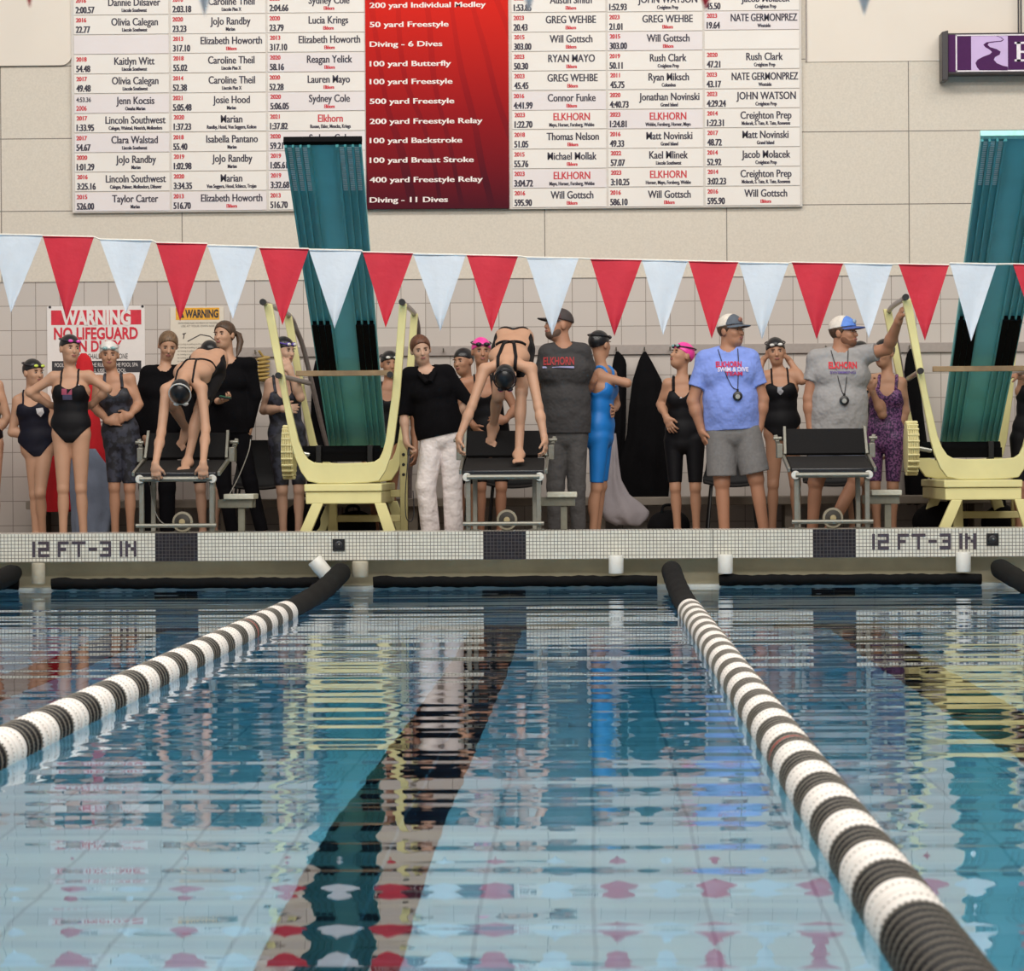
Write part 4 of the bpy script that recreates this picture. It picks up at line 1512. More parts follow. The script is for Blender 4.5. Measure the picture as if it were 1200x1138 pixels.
# winding path: left and right banks, from the zoomed outline
Lb = [(1167, 42), (1172, 44), (1175.5, 46.2), (1173, 47.8), (1163, 48.6), (1156, 49.6), (1152.3, 52.4), (1154.5, 55.2), (1160, 58.5), (1162.5, 61), (1160, 63.5), (1152, 66.5), (1145.5, 70), (1143, 74), (1145, 79), (1148, 82.5)]
Rb = [(1168.4, 42), (1174, 44), (1176.5, 46.6), (1173.5, 48.8), (1165, 49.6), (1158.6, 50.6), (1157.4, 52.6), (1160, 55.2), (1168, 57.6), (1172.6, 60.6), (1171.5, 64), (1166, 67), (1164.6, 70), (1168, 74), (1175, 77), (1181, 78.2)]
mb = MB()
vs = [(P2(*q)[0], SF - .002, P2(*q)[1]) for q in Lb] + [(P2(*q)[0], SF - .002, P2(*q)[1]) for q in Rb]
n = len(Lb)
fs = [(i, i + 1, n + i + 1, n + i) for i in range(n - 1)]
vs.append((P2(1181, 82.6)[0], SF - .002, P2(1181, 82.6)[1]))
fs.append((n - 1, 2 * n, 2 * n - 1))
mb.raw(vs, fs)
mb.build('winding_path', purple, t, smooth=False)
mb = MB()
for (x0_, x1_, y0_, y1_) in ((1189, 1200, 49, 51.5), (1189, 1200, 69.5, 72), (1191.5, 1196, 49, 72), (1196, 1203, 59.5, 62), (1200, 1211, 49, 51.5), (1200, 1211, 69.5, 72), (1208.5, 1211, 49, 56), (1208.5, 1211, 65, 72), (1201, 1203, 56.5, 65)):
    (xa, za), (xb, zb) = P2(x0_, y1_), P2(x1_, y0_)
    mb.box(xa, xb, SF - .001, SF + .004, za, zb)
mb.build('lettering', sign_white, t, smooth=False)
mb = MB()
for px in (1195.5, 1198.5):
    q = at(px, 38, SY)
    mb.tube([(q[0], WALL_Y - .12, zhi), (q[0], WALL_Y - .12, zhi + 1.2)], .007, n=6)
mb.build('hanging_wires', frame_m, t)

# ------------------------------------------------------------------ warning signs on the tiled wall
sg_w = mat('sign_board_white', (224, 218, 214), rough=.4, var=.02)
sg_red = mat('sign_red', (204, 34, 56), rough=.4)
sg_blk = mat('sign_black', (40, 38, 44), rough=.5)
QY = WALL_Y - .012
Q2 = lambda x, y: (at(x, y, QY)[0], at(x, y, QY)[2])
def qbox(mb, x0, x1, y0, y1, m=0, lift=0.0):
    (xa, za), (xb, zb) = Q2(x0, y1), Q2(x1, y0)
    mb.box(xa, xb, QY - .0015 - lift, QY + .002, za, zb, m)
def qtext(mb, s, px, py, hpx, m=0, wpx=None, bold=.03, align='c', lift=.002):
    p = Q2(px, py + hpx / 2)
    k = px_m(QY)
    add_text(mb, QY - lift - .001, s, p[0], p[1], hpx * k, m, align=align, w=wpx * k if wpx else None, bold=bold)
(xa, za), (xb, zb) = Q2(56, 494), Q2(169.5, 358)
t = thing('warning_sign', 'large white and red no lifeguard warning sign behind the left swimmers', 'sign', (xa, WALL_Y, za))
MB().prism(rounded(xa, xb, za, zb, .01, (1, 1, 1, 1)), QY, WALL_Y).build('sign_board', sg_w, t, smooth=False)
mb = MB()
qbox(mb, 60, 165.5, 363, 381)
mb.build('red_band', sg_red, t, smooth=False)
mb = MB()
qbox(mb, 61, 165.5, 422.5, 437)
mb.build('black_band', sg_blk, t, smooth=False)
mb = MB()
qtext(mb, 'WARNING', 112.5, 372, 16.5, 0, 82, bold=.05)
mb.build('heading', sg_w, t, smooth=False)
for s_, px, py, hp, m_, wp_x, bo in (('NO LIFEGUARD', 112.5, 390.5, 13.5, sg_red, 99, .03), ('ON DUTY', 112, 405.5, 12.5, sg_red, 62, .03), ('NO PERSON SHALL SWIM ALONE', 112, 417.5, 6.2, sg_blk, 76, 0),
                                ('POOL USE RULES ARE THE RULES OF THE POOL SPA', 113, 427.5, 4.6, sg_w, 98, 0), ('NO ONE SHALL USE THE POOL', 113, 434, 4.2, sg_w, 70, 0)):
    mb = MB()
    qtext(mb, s_, px, py, hp, 0, wp_x, bold=bo)
    mb.build('lettering', m_, t, smooth=False)
mb = MB()
for px, py in ((58.5, 360), (167, 359)):
    p = Q2(px, py)
    mb.lathe([(0, .012), (.006, .010), (.007, .001)], (p[0], QY, p[1]), (0, -1, 0), n=12)
mb.build('screw', sg_blk, t)
(xa, za), (xb, zb) = Q2(200, 432), Q2(262, 359.5)
sg_cream = mat('sign_board_cream', (214, 204, 188), rough=.45, var=.02)
sg_yel = mat('sign_yellow', (222, 160, 40), rough=.4)
t = thing('warning_sign', 'smaller cream warning sign with a yellow heading above the bent left swimmer', 'sign', (xa, WALL_Y, za))
MB().prism(rounded(xa, xb, za, zb, .006, (1, 1, 1, 1)), QY, WALL_Y).build('sign_board', sg_cream, t, smooth=False)
mb = MB()
qbox(mb, 206, 257, 360.5, 375)
mb.build('yellow_band', sg_yel, t, smooth=False)
sg_gr = mat('sign_grey', (120, 112, 104), rough=.5)
mb = MB()
p = [Q2(*q) for q in ((210, 372.5), (216, 372.5), (213, 363.5))]
mb.raw([(x, QY - .0035, z) for x, z in p], [(0, 1, 2)])
mb.build('warning_triangle', sg_blk, t, smooth=False)
for s_, px, py, hp, m_, wp_x, bo in [('WARNING', 236.5, 367.5, 9, sg_blk, 39, .04), ('DIVING BOARD RULES: ONE PERSON ON THE BOARD', 232, 378.5, 2.2, sg_gr, 46, 0), ('USE AT YOUR OWN RISK', 232, 382, 2.2, sg_gr, 40, 0)] + \
        [('no running or pushing on the pool deck at any time', 232, 403 + 4 * i, 2.0, sg_gr, 48, 0) for i in range(6)]:
    mb = MB()
    qtext(mb, s_, px, py, hp, 0, wp_x, bold=bo)
    mb.build('lettering', m_, t, smooth=False)
mb = MB()
for pts in ([(215, 397), (216, 391)], [(214, 391.5), (218, 390.5)], [(220, 400), (235, 392), (246, 394), (252, 399)]):
    mb.tube([(Q2(*q)[0], QY - .001, Q2(*q)[1]) for q in pts], .004, n=6)
mb.build('pictogram', sg_blk, t)

# hook rail and bench on the back wall
rail_m = mat('rail_grey', (158, 148, 142), rough=.5, var=.05)
a, b = at(268, 419, WALL_Y), at(268, 407.5, WALL_Y)
t = thing('hook_rail', 'long grey hook rail on the tiled wall behind the team', 'rail', (at(268, 413, WALL_Y)[0], WALL_Y, a[2]))
MB().box(a[0], 9.5, WALL_Y - .025, WALL_Y, a[2], b[2]).build('board', rail_m, t, bevel=.004)
HOOKS = [300, 342, 380, 470, 520, 640, 722, 755, 785, 850, 905, 967, 1020, 1065, 1130, 1185]
for px in HOOKS:
    q = at(px, 413, WALL_Y)
    q[2] = (a[2] + b[2]) / 2
    MB().tube(smooth_path([(q[0], WALL_Y - .02, q[2] + .01), (q[0], WALL_Y - .07, q[2] - .01), (q[0], WALL_Y - .085, q[2] + .02)]), .006, n=8).build('hook', steel, t)
bench_m = mat('bench_concrete', (132, 122, 110), rough=.6, var=.1, vscale=8)
a = at(30, 587, 2.62)
t = thing('wall_bench', 'low grey bench running along the foot of the tiled wall', 'bench', (0, 2.85, DECK_Z))
MB().box(a[0], 9.5, 2.62, WALL_Y, a[2] - .07, a[2]).build('seat', bench_m, t, bevel=.008)
x = a[0] + .05
while x < 9.4:
    MB().box(x, x + .08, 2.70, WALL_Y, DECK_Z, a[2] - .07).build('leg', bench_m, t, bevel=.006)
    x += 1.55

# ------------------------------------------------------------------ diving stands with raised boards
cream = mat('stand_cream', (218, 210, 150), rough=.45, var=.05, vscale=5)
cream_d = mat('stand_cream_darker', (204, 194, 136), rough=.5, var=.08, vscale=6)  # slightly darker cream for the cross brace and side post
teal = mat('board_teal', (104, 188, 192), rough=.5, var=.07, vscale=3)
teal_d = mat('board_teal_rib', (82, 162, 166), rough=.5, var=.07, vscale=3)
rubber = mat('black_rubber', (7, 7, 9), rough=.8, var=.2, spec=.1)
rail_tube = mat('rail_tube', (140, 130, 128), rough=.3, metal=.6)
bar_tan = mat('bar_tan', (150, 124, 90), rough=.5, var=.2, vscale=14)
hole_light_m = mat('board_hole_light', (246, 250, 248), rough=.6)  # near-white, painted in place of the light seen through the holes
FY, RY = .75, 2.35

def strip(mb, outer, inner, y0, y1, m=0):
    """plate between two outlines (x, z), from y0 to y1"""
    n = len(outer)
    vs = [(x, y, z) for y in (y0, y1) for pts in (outer, inner) for x, z in pts]
    O = lambda s_, i: s_ * 2 * n + i
    I_ = lambda s_, i: s_ * 2 * n + n + i
    fs = []
    for i in range(n - 1):
        fs += [(O(0, i), O(0, i + 1), I_(0, i + 1), I_(0, i)), (O(1, i), I_(1, i), I_(1, i + 1), O(1, i + 1)),
               (O(0, i), O(1, i), O(1, i + 1), O(0, i + 1)), (I_(0, i), I_(0, i + 1), I_(1, i + 1), I_(1, i))]
    fs += [(O(0, 0), I_(0, 0), I_(1, 0), O(1, 0)), (O(0, n - 1), O(1, n - 1), I_(1, n - 1), I_(0, n - 1))]
    mb.raw(vs, fs, m)

def diving_stand(dx, label, blabel):
    W = lambda x, y, Y: at(x, y, Y) + np.array([dx, 0, 0])
    X2 = lambda x, y: (W(x, y, FY)[0], at(x, y, FY)[2])
    xc = -1.86 + dx
    t = thing('diving_stand', label, 'diving stand', (xc, 1.5, DECK_Z), 'diving stands on the deck')
    outer = [(309, 356), (320, 412), (331, 466), (341, 518), (346, 536), (353, 553), (361, 564), (375, 567), (403, 567), (430, 566), (444, 564), (452, 552), (458, 535), (462, 518), (469, 464), (473, 412), (477, 356)]
    inner = [(319, 356), (329, 412), (338, 464), (350, 516), (355, 529), (361, 538), (368, 542), (380, 543), (403, 543), (430, 542), (439, 541), (445, 537), (449, 528), (452, 516), (459, 466), (464, 412), (468, 356)]
    for Y0, nm in ((FY, 'front_frame'), (RY, 'rear_frame')):
        mb = MB()
        strip(mb, [X2(*p) for p in outer], [X2(*p) for p in inner], Y0 - .03, Y0 + .04)
        mb.build(nm, cream, t, bevel=.006, angle=30)
    a, b = X2(357, 569), X2(448, 569)
    zt = at(400, 567.5, FY)[2]
    MB().box(a[0], b[0], FY - .05, RY + .06, zt - .055, zt + .002).box(a[0] + .01, b[0] - .005, FY - .035, RY + .04, zt - .150, zt - .058).build('base_beam', cream, t, bevel=.008)
    zb = zt - .15
    for Y0 in (FY, RY - .1):
        for top, bot in (((366, 379), (344, 358)), ((439, 452), (455, 470))):
            p = [X2(top[0], 590), X2(bot[0], 632), X2(bot[1], 632), X2(top[1], 590)]
            p = [(p[0][0], zb + .004), (p[1][0], DECK_Z), (p[2][0], DECK_Z), (p[3][0], zb + .004)]
            MB().prism(p, Y0 - .035, Y0 + .035).build('leg', cream, t, bevel=.006)
    for top, bot in (((380, 388), (377, 390)),):
        p = [X2(top[0], 590), X2(bot[0], 632), X2(bot[1], 632), X2(top[1], 590)]
        p = [(p[0][0], zb + .004), (p[1][0], DECK_Z), (p[2][0], DECK_Z), (p[3][0], zb + .004)]
        MB().prism(p, FY + .5, FY + .58).build('leg', cream, t, bevel=.006)
    z0 = at(420, 612, 1.5)[2]
    MB().box(X2(386, 600)[0], X2(462, 600)[0], 1.55, 1.62, z0, z0 + .055).build('cross_brace', cream_d, t, bevel=.006)
    pa = W(473.5, 600, 1.9)[0]
    MB().box(pa - .03, pa + .03, 1.87, 1.93, DECK_Z, 1.12).box(b[0] - .02, pa, 1.88, 1.92, .66, .72).build('side_post', cream_d, t, bevel=.005)
    mb = MB()
    for z in (.84, .92, 1.0):
        mb.lathe([(0, .013), (.003, .013), (.004, .002)], (pa, 1.868, z), (0, -1, 0), n=12)
    mb.build('post_holes', black_pl, t)
    # fulcrum, wheel
    a, b = W(353, 537, 1.5), W(447, 523, 1.5)
    MB().tube([(a[0] + .01, 1.55, (a[2] + b[2]) / 2), (b[0] - .01, 1.55, (a[2] + b[2]) / 2)], .052, n=20).box(a[0], b[0], 1.50, 1.72, a[2] - .03, a[2] + .05).build('fulcrum_roller', rubber, t)
    for u in (.22, .86):
        x = a[0] + (b[0] - a[0]) * u
        MB().box(x - .022, x + .022, 1.46, 1.60, a[2] - .05, b[2] + .01).build('roller_bracket', black_pl, t, bevel=.005)
    w = W(339, 530, 1.4)
    prof = [(0, .05), (.002, .185)]
    for i in range(6):
        prof += [(.006 + .014 * i, .205), (.013 + .014 * i, .205), (.015 + .014 * i, .192)]
    prof += [(.094, .185), (.096, .05)]
    mb = MB().lathe(prof, (w[0] - .05, 1.4, w[2]), (1, 0, 0), n=40)
    for k in range(24):
        q = 2 * math.pi * k / 24
        mb.tube([(w[0] - .046, 1.4 + .205 * math.cos(q), w[2] + .205 * math.sin(q)), (w[0] + .044, 1.4 + .205 * math.cos(q), w[2] + .205 * math.sin(q))], .010, n=6)
    mb.build('adjusting_wheel', mat('wheel_yellow', (222, 212, 156), rough=.5), t)
    MB().tube([(w[0] + .04, 1.4, w[2]), (a[0] + .06, 1.4, w[2] - .02), (a[0] + .06, 1.56, w[2] - .02)], .018, n=8).build('wheel_axle', steel, t)
    # handrails
    capm = mat('rail_cap', (24, 24, 26), rough=.5)
    for pts in ([(308, 354, .58), (338, 369, 2.3), (348, 388, 2.55), (356, 410, 2.65), (368, 460, 2.78), (383, 522, 2.9), (398, 560, 2.92)],
                [(471, 354, .58), (485, 367, 2.3), (490, 385, 2.55), (489, 410, 2.65), (487, 460, 2.78), (484, 522, 2.9), (480, 560, 2.92)]):
        P = [W(*p) for p in pts]
        P.append(np.array([P[-1][0], P[-1][1], DECK_Z]))
        o = MB().tube(smooth_path(P, 5), .021, n=12).build('handrail', rail_tube, t)
        MB().tube([P[0] + (0, -.012, 0), P[0] + (0, .05, 0)], .025, n=14).build('end_cap', capm, o)
    for pts in ([(326, 440, .60), (362, 449, 2.38)], [(457, 439, .60), (468, 446, 2.38)]):
        P = [W(*p) for p in pts]
        o = MB().tube(P, .020, n=12).build('lower_rail', rail_tube, t)
        MB().tube([P[0] + (0, -.012, 0), P[0] + (0, .05, 0)], .024, n=14).build('end_cap', capm, o)
    a, b = W(347, 438, .84), W(460, 439, .84)
    MB().box(a[0], b[0], .82, .86, a[2] - .020, a[2] + .022).build('cross_bar', bar_tan, t, bevel=.004)
    # the board, raised towards the pool
    B = thing('diving_board', blabel, 'diving board', (xc, 1.7, 1.1), 'raised diving boards')
    p0, p1 = np.array([-1.845 + dx, 1.85, 1.10]), np.array([-1.850 + dx, -1.30, 3.185])
    d = nrm(p1 - p0)
    n_ = np.cross(d, (1, 0, 0))
    n_ = n_ if n_[1] < 0 else -n_                     # underside normal, facing the pool
    Lb = np.linalg.norm(p1 - p0)
    wid = lambda s_: .452 + (.540 - .452) * s_
    def P(s_, u, h=0.0):                              # s along, u across (-.5..5), h out of the underside
        return p0 + (p1 - p0) * s_ + np.array([1, 0, 0]) * u * wid(s_) + n_ * h
    def slab(mb, s0, s1, u0, u1, h0, h1, m=0, seg=1):
        for i in range(seg):
            a_, b_ = s0 + (s1 - s0) * i / seg, s0 + (s1 - s0) * (i + 1) / seg
            vs = [P(s_, u, h) for s_ in (a_, b_) for u in (u0, u1) for h in (h0, h1)]
            mb.raw(vs, [(0, 1, 3, 2), (4, 6, 7, 5), (0, 4, 5, 1), (2, 3, 7, 6), (0, 2, 6, 4), (1, 5, 7, 3)], m)
    mb = MB()
    slab(mb, -.02, 1, -.5, .5, -.03, 0)
    mb.build('deck_plate', teal, B, smooth=False)
    ribs = [(-.50, -.47), (-.405, -.375), (-.305, -.275), (-.205, -.165), (.165, .205), (.275, .305), (.375, .405), (.47, .50)]
    for u0, u1 in ribs:
        mb = MB()
        slab(mb, -.01, .995, u0, u1, 0, .035)
        mb.build('rib', teal_d, B, smooth=False)
    mb = MB()
    slab(mb, .994, 1.004, -.51, .51, -.034, .012)
    mb.build('tip_edge', rubber if dx == 0 else mat('tip_teal', (150, 214, 204), rough=.5), B, smooth=False)
    for u0, u1 in zip([r[1] for r in ribs], [r[0] for r in ribs][1:]):
        if u1 - u0 > .2:
            continue
        mb = MB()
        slab(mb, .272, .436, u0 - .012, u1 + .012, .0, .046)
        mb.build('rubber_channel', rubber, B, smooth=False)
    for u0, u1 in zip([r[1] for r in ribs], [r[0] for r in ribs][1:]):
        if u1 - u0 > .2:
            continue
        mb = MB()
        uc = (u0 + u1) / 2
        for i in range(22):
            s_ = .855 + .125 * i / 21
            slab(mb, s_, s_ + .0032, uc - .030, uc + .030, -.031, .003)  # solid inserts, not openings; their pale colour imitates light coming through
        mb.build('perforation_light_row', hole_light_m, B, smooth=False)['kind'] = 'stuff'
    return t
diving_stand(0, 'cream metal diving stand left of the woman in white trousers', 'teal diving board raised over the left stand, its tip in front of the record plates')
diving_stand(4.87, 'cream metal diving stand at the right edge of the photo', 'teal diving board raised over the right stand, below the purple sign')

# ------------------------------------------------------------------ starting blocks
grip = mat('block_grip', (30, 29, 29), rough=.8, spec=.25, var=.15, vscale=80, bump=.3, bscale=300)
grip_d = mat('kick_plate_grip', (21, 20, 21), rough=.8, spec=.2, var=.15, vscale=80, bump=.3, bscale=300)
edge_blk = mat('block_edge', (24, 26, 32), rough=.25, coat=.3)
alu = mat('aluminium', (138, 136, 126), rough=.4, metal=.6, var=.08)
cap_w = mat('end_cap_white', (206, 204, 196), rough=.5)
step_w = mat('step_top', (186, 184, 168), rough=.5)
spk = mat('speaker_ring', (150, 142, 122), rough=.5)
spk_d = mat('speaker_dark', (62, 58, 52), rough=.6)
def starting_block(x, label):
    t = thing('starting_block', label, 'starting block', (x, .3, TOP_Z), 'starting blocks on the pool edge')
    S = lambda y, z, u: (x + u, y, z)
    mb = MB().prism([(0, 0)] * 0 or [(-.30, 0), (.30, 0), (.30, .04), (-.30, .04)], 0, 1)
    mb.v = [(x + a, .06 + .62 * b, .835 + .09 * b + c) for a, b, c in mb.v]
    mb.build('platform', grip, t, bevel=.006)
    MB().box(x - .302, x + .302, .042, .064, .832, .872).build('platform_edge', edge_blk, t, bevel=.008)
    mb = MB().box(-.302, .302, 0, 1, 0, .03)
    mb.v = [(x + a, .665 + .145 * b + c * .8, .985 + .19 * b - c * .6) for a, b, c in mb.v]
    k = mb.build('kick_plate', grip_d, t, bevel=.005)
    for sg in (-1, 1):
        MB().bar((x + sg * .310, .650, .972), (x + sg * .305, .812, 1.182), .022, .04, m=0).build('edge_trim', alu, k, bevel=.003)
        MB().bar((x + sg * .318, .05, .860), (x + sg * .322, .76, .975), .022, .035).build('side_rail', alu, t, bevel=.004)
        mb = MB().box(x + sg * .350 - .022, x + sg * .350 + .022, .64, .80, .95, 1.06)
        mb.bar((x + sg * .345, .72, 1.02), (x + sg * .375, .80, 1.12), .03, .03).tube([(x + sg * .33, .72, 1.10), (x + sg * .395, .72, 1.10)], .014, n=10)
        mb.build('adjuster', alu, t, bevel=.004)
        MB().box(x + sg * .262 - .018, x + sg * .262 + .018, .07, .11, TOP_Z, .835).build('leg', alu, t, bevel=.004)
        MB().bar((x + sg * .225, .46, TOP_Z), (x + sg * .225, .50, .885), .036, .036).build('leg', alu, t, bevel=.004)
        MB().box(x + sg * .245 - .05, x + sg * .245 + .05, .05, .53, TOP_Z, TOP_Z + .008).build('foot_plate', alu, t)
        MB().lathe([(0, .033), (.012, .033), (.018, .029), (.020, .002)], (x + sg * .270, .055, .822), (0, -1, 0), n=24).build('end_cap', cap_w, t)
    MB().tube([(x - .27, .045, .822), (x + .27, .045, .822)], .020, n=16).build('hand_bar', alu, t)
    MB().tube([(x - .30, .035, .476), (x + .30, .035, .476)], .016, n=14).box(x - .27, x - .25, .035, .08, .468, .484).box(x + .25, x + .27, .035, .08, .468, .484).build('backstroke_bar', alu, t)
    # round speaker slung below
    o = MB().lathe([(0, .02), (.0, .072), (-.02, .078), (-.045, .076), (-.05, .05)], (x + .02, .30, .500), (0, 1, 0), n=28).box(x - .02, x + .06, .30, .36, TOP_Z, .45).build('speaker', spk, t)
    MB().lathe([(0, .060), (.004, .058), (.014, .030), (.020, .024), (.023, .001)], (x + .02, .2495, .500), (0, -1, 0), n=24).build('speaker_cone', spk_d, o)
    MB().lathe([(0, .026), (.010, .022), (.013, .001)], (x + .02, .236, .500), (0, -1, 0), n=18).build('cone_centre', mat('cone_centre', (176, 160, 120), rough=.5), o)
    # side step
    MB().box(x + .318, x + .545, .36, .72, .665, .705).build('side_step', step_w, t, bevel=.006)
    sb = mat('step_bracket', (112, 110, 96), rough=.45)
    for y in (.42, .64):
        MB().box(x + .27, x + .53, y - .02, y + .02, .600, .665).build('step_bracket', sb, t, bevel=.004)
    MB().box(x + .42, x + .47, .42, .47, TOP_Z, .60).build('step_post', sb, t, bevel=.004)
    return t
starting_block(LANES[1], 'starting block with the left bent-over swimmer on it')
starting_block(LANES[2], 'starting block with the right bent-over swimmer on it, in the middle of the photo')
starting_block(LANES[3], 'empty starting block in front of the man in the grey shirt with raised arm')

# ------------------------------------------------------------------ chairs, bags, hanging parkas and towels
chair_m = mat('chair_black', (17, 16, 18), rough=.5, spec=.3)
def chair(px, Y, label):
    x = at(px, 560, Y)[0]
    t = thing('plastic_chair', label, 'chair', (x, Y, DECK_Z), 'black chairs behind the blocks')
    vs, fs = [], []
    prof = [(-.22, .43), (-.20, .445), (-.10, .44), (.08, .43), (.17, .435), (.21, .47), (.23, .56), (.25, .70), (.265, .82), (.262, .83)]
    for side in (0, 1):
        for i, (y, z) in enumerate(prof):
            for j in range(9):
                u = (j - 4) / 4
                wd = .23 - (.02 * max(0, i - 5))
                bow = .030 * u * u
                vs.append((x + u * wd, Y + y - (bow if i > 5 else 0) - (.010 * side if i > 4 else 0), DECK_Z + z + (bow if i <= 5 else 0) - (.010 * (1 - side) if i <= 4 else 0)))
    n = len(prof)
    ix = lambda s_, i, j: s_ * n * 9 + i * 9 + j
    for i in range(n - 1):
        for j in range(8):
            fs += [(ix(0, i, j), ix(0, i + 1, j), ix(0, i + 1, j + 1), ix(0, i, j + 1)), (ix(1, i, j), ix(1, i, j + 1), ix(1, i + 1, j + 1), ix(1, i + 1, j))]
        for j in (0, 8):
            fs.append((ix(0, i, j), ix(1, i, j), ix(1, i + 1, j), ix(0, i + 1, j)))
    MB().raw(vs, fs).build('seat_shell', chair_m, t, angle=60)
    for sx_ in (-1, 1):
        for sy_ in (-1, 1):
            MB().tube([(x + sx_ * .17, Y + sy_ * .14, DECK_Z + .435), (x + sx_ * .21, Y + sy_ * .20, DECK_Z)], .010, n=8).build('leg', black_pl, t)
chair(303, 2.40, 'black chair between the woman in black and the left diving stand')
chair(602, 2.36, 'black chair behind the right bent-over swimmer’s block')
chair(858, 2.30, 'black chair behind the man in the blue shirt')
chair(976, 2.10, 'black chair behind the man in the grey shirt with raised arm')

def hanging(name, label, cat, rows, Y, m, depth=.10, folds=5, amp=.018, group=None, seed=1):
    """cloth hung from its top: lofted outline rows (photo y, x left, x right), folds deepen downwards."""
    rnd = random.Random(seed)
    n, ph = 40, rnd.random() * 6
    R = []
    ys = [r[0] for r in rows]
    for i in range(34):
        y = ys[0] + (ys[-1] - ys[0]) * i / 33
        R.append((y, np.interp(y, ys, [r[1] for r in rows]), np.interp(y, ys, [r[2] for r in rows])))
    vs, fs = [], []
    for i, (y, xl, xr) in enumerate(R):
        a, b = at(xl, y, Y), at(xr, y, Y)
        c, hw = (a + b) / 2, (b[0] - a[0]) / 2
        t = i / 33
        dp = min(depth, .35 * hw + .03) * (.55 + .45 * min(1, t * 3))
        for k in range(n):
            q = 2 * math.pi * k / n
            f = 1 + (amp * (t ** .7) / max(dp, .02)) * math.cos(folds * q + ph + 1.5 * t) * .8
            hang = .012 * math.sin(3 * q + ph) * (1 if i > 30 else 0)
            vs.append((c[0] + hw * math.cos(q) * (1 + .25 * (f - 1)), c[1] + dp * math.sin(q) * f, c[2] + hang))
    for i in range(33):
        for k in range(n):
            fs.append((i * n + k, (i + 1) * n + k, (i + 1) * n + (k + 1) % n, i * n + (k + 1) % n))
    fs.append(tuple(range(n)))
    fs.append(tuple(33 * n + k for k in range(n))[::-1])
    return tag(MB().raw(vs, fs).build(name, m, angle=70), label, cat, group)
parka_m = mat('parka_black', (13, 12, 14), rough=.9, spec=.1, var=.2, vscale=6, bump=.3, bscale=30)
red_m = mat('towel_red', (196, 22, 34), rough=.85, var=.10, vscale=5, bump=.3, bscale=120)
grey_t = mat('towel_grey_blue', (122, 132, 152), rough=.9, var=.14, vscale=7, bump=.4, bscale=140)
grey_l = mat('towel_light_grey', (168, 160, 164), rough=.9, var=.10, vscale=7, bump=.4, bscale=140)
G = 'black parkas on the hook rail'
hanging('hanging_parka', 'narrow black parka on the hook rail right beside the blue-suited swimmer', 'parka', [(412, 722, 725), (417, 720, 730), (424, 718, 734), (452, 715, 734), (500, 714, 733), (530, 713, 731), (575, 712, 728)], 2.97, parka_m, group=G, seed=2, depth=.07)
hanging('hanging_parka', 'wide black parka on the hook rail, left of the swimmer looking up', 'parka', [(412, 754, 757), (417, 751, 760), (424, 748, 764), (447, 741, 776), (480, 737, 779), (509, 735, 783), (537, 727, 785), (565, 721, 785), (585, 720, 784), (591, 728, 780)], 2.95, parka_m, group=G, seed=3, depth=.10, folds=7)
hanging('hanging_parka', 'black parka hanging behind the left diving stand', 'parka', [(413, 378, 381), (420, 370, 386), (440, 366, 389), (500, 364, 392), (560, 360, 396), (585, 362, 394)], 2.96, parka_m, group=G, seed=4)
hanging('hanging_parka', 'black parka hanging behind the left upright of the right diving stand', 'parka', [(409, 1066, 1069), (416, 1062, 1073), (440, 1059, 1077), (500, 1060, 1084), (560, 1060, 1092), (590, 1062, 1090)], 2.96, parka_m, group=G, seed=5)
red_rows = [(414, 95, 101), (419, 91, 106), (428, 89, 109), (442, 88, 110), (470, 72, 113), (500, 60, 118), (530, 54, 126), (548, 50, 130), (572, 48, 122), (598, 46, 112)]
hanging('hooded_towel', 'bright red hooded towel hanging behind the swimmer with hands on hips', 'towel', red_rows, 2.55, red_m, folds=6, seed=6, depth=.12)
hanging('towel', 'blue-grey towel hanging behind the legs of the swimmer with hands on hips', 'towel', [(526, 88, 112), (535, 84, 118), (548, 82, 128), (575, 82, 134), (598, 84, 136), (612, 84, 130), (633, 86, 126)], 2.30, grey_t, folds=7, seed=7, amp=.02, depth=.09)
hanging('towel', 'light grey towel slumped on the bench below the black parkas', 'towel', [(508, 714, 722), (540, 713, 725), (562, 710, 728), (580, 706, 738), (590, 704, 752), (600, 703, 762), (608, 708, 760), (615, 722, 752)], 2.56, grey_l, folds=6, seed=8, depth=.10)

bag_m = mat('bag_black', (14, 13, 15), rough=.85, spec=.15, var=.2, vscale=10, bump=.3, bscale=60)
def bag(px0, px1, py0, Y, label):
    a, b = at(px0, py0, Y), at(px1, py0, Y)
    w, h_ = (b[0] - a[0]) / 2, (a[2] - DECK_Z) / 2
    c = np.array([(a[0] + b[0]) / 2, Y, DECK_Z + h_])
    ax = np.eye(3)
    t = thing('gym_bag', label, 'bag', (c[0], Y, DECK_Z), 'black gym bags on the deck')
    pr = [rc(c + (-w * .55, 0, -h_ * .15), c + (w * .55, 0, -h_ * .1), h_ * .8, h_ * .8, .05), el(c + (w * .1, 0, 0), ax, (w, h_ * .95, h_ * .98), .08)]
    sdf_obj('bag_body', pr, .014, bag_m, t, cut=lambda X, Y_, Z: DECK_Z - Z + 0 * X + 0 * Y_)
    top = c[2] + h_ * .85
    MB().tube(smooth_path([(c[0] - w * .4, Y - h_ * .5, top - .04), (c[0] - w * .3, Y - h_ * .3, top + .05), (c[0] + w * .3, Y - h_ * .3, top + .05), (c[0] + w * .4, Y - h_ * .5, top - .04)]), .012, n=8).build('handle', bag_m, t)
bag(338, 378, 586, 2.35, 'black gym bag under the left side of the left diving stand')
bag(394, 434, 599, 2.1, 'small black gym bag under the middle of the left diving stand')
bag(1074, 1128, 588, 2.3, 'black gym bag under the right diving stand')
bag(764, 802, 598, 2.40, 'black gym bag on the deck beside the light grey towel')
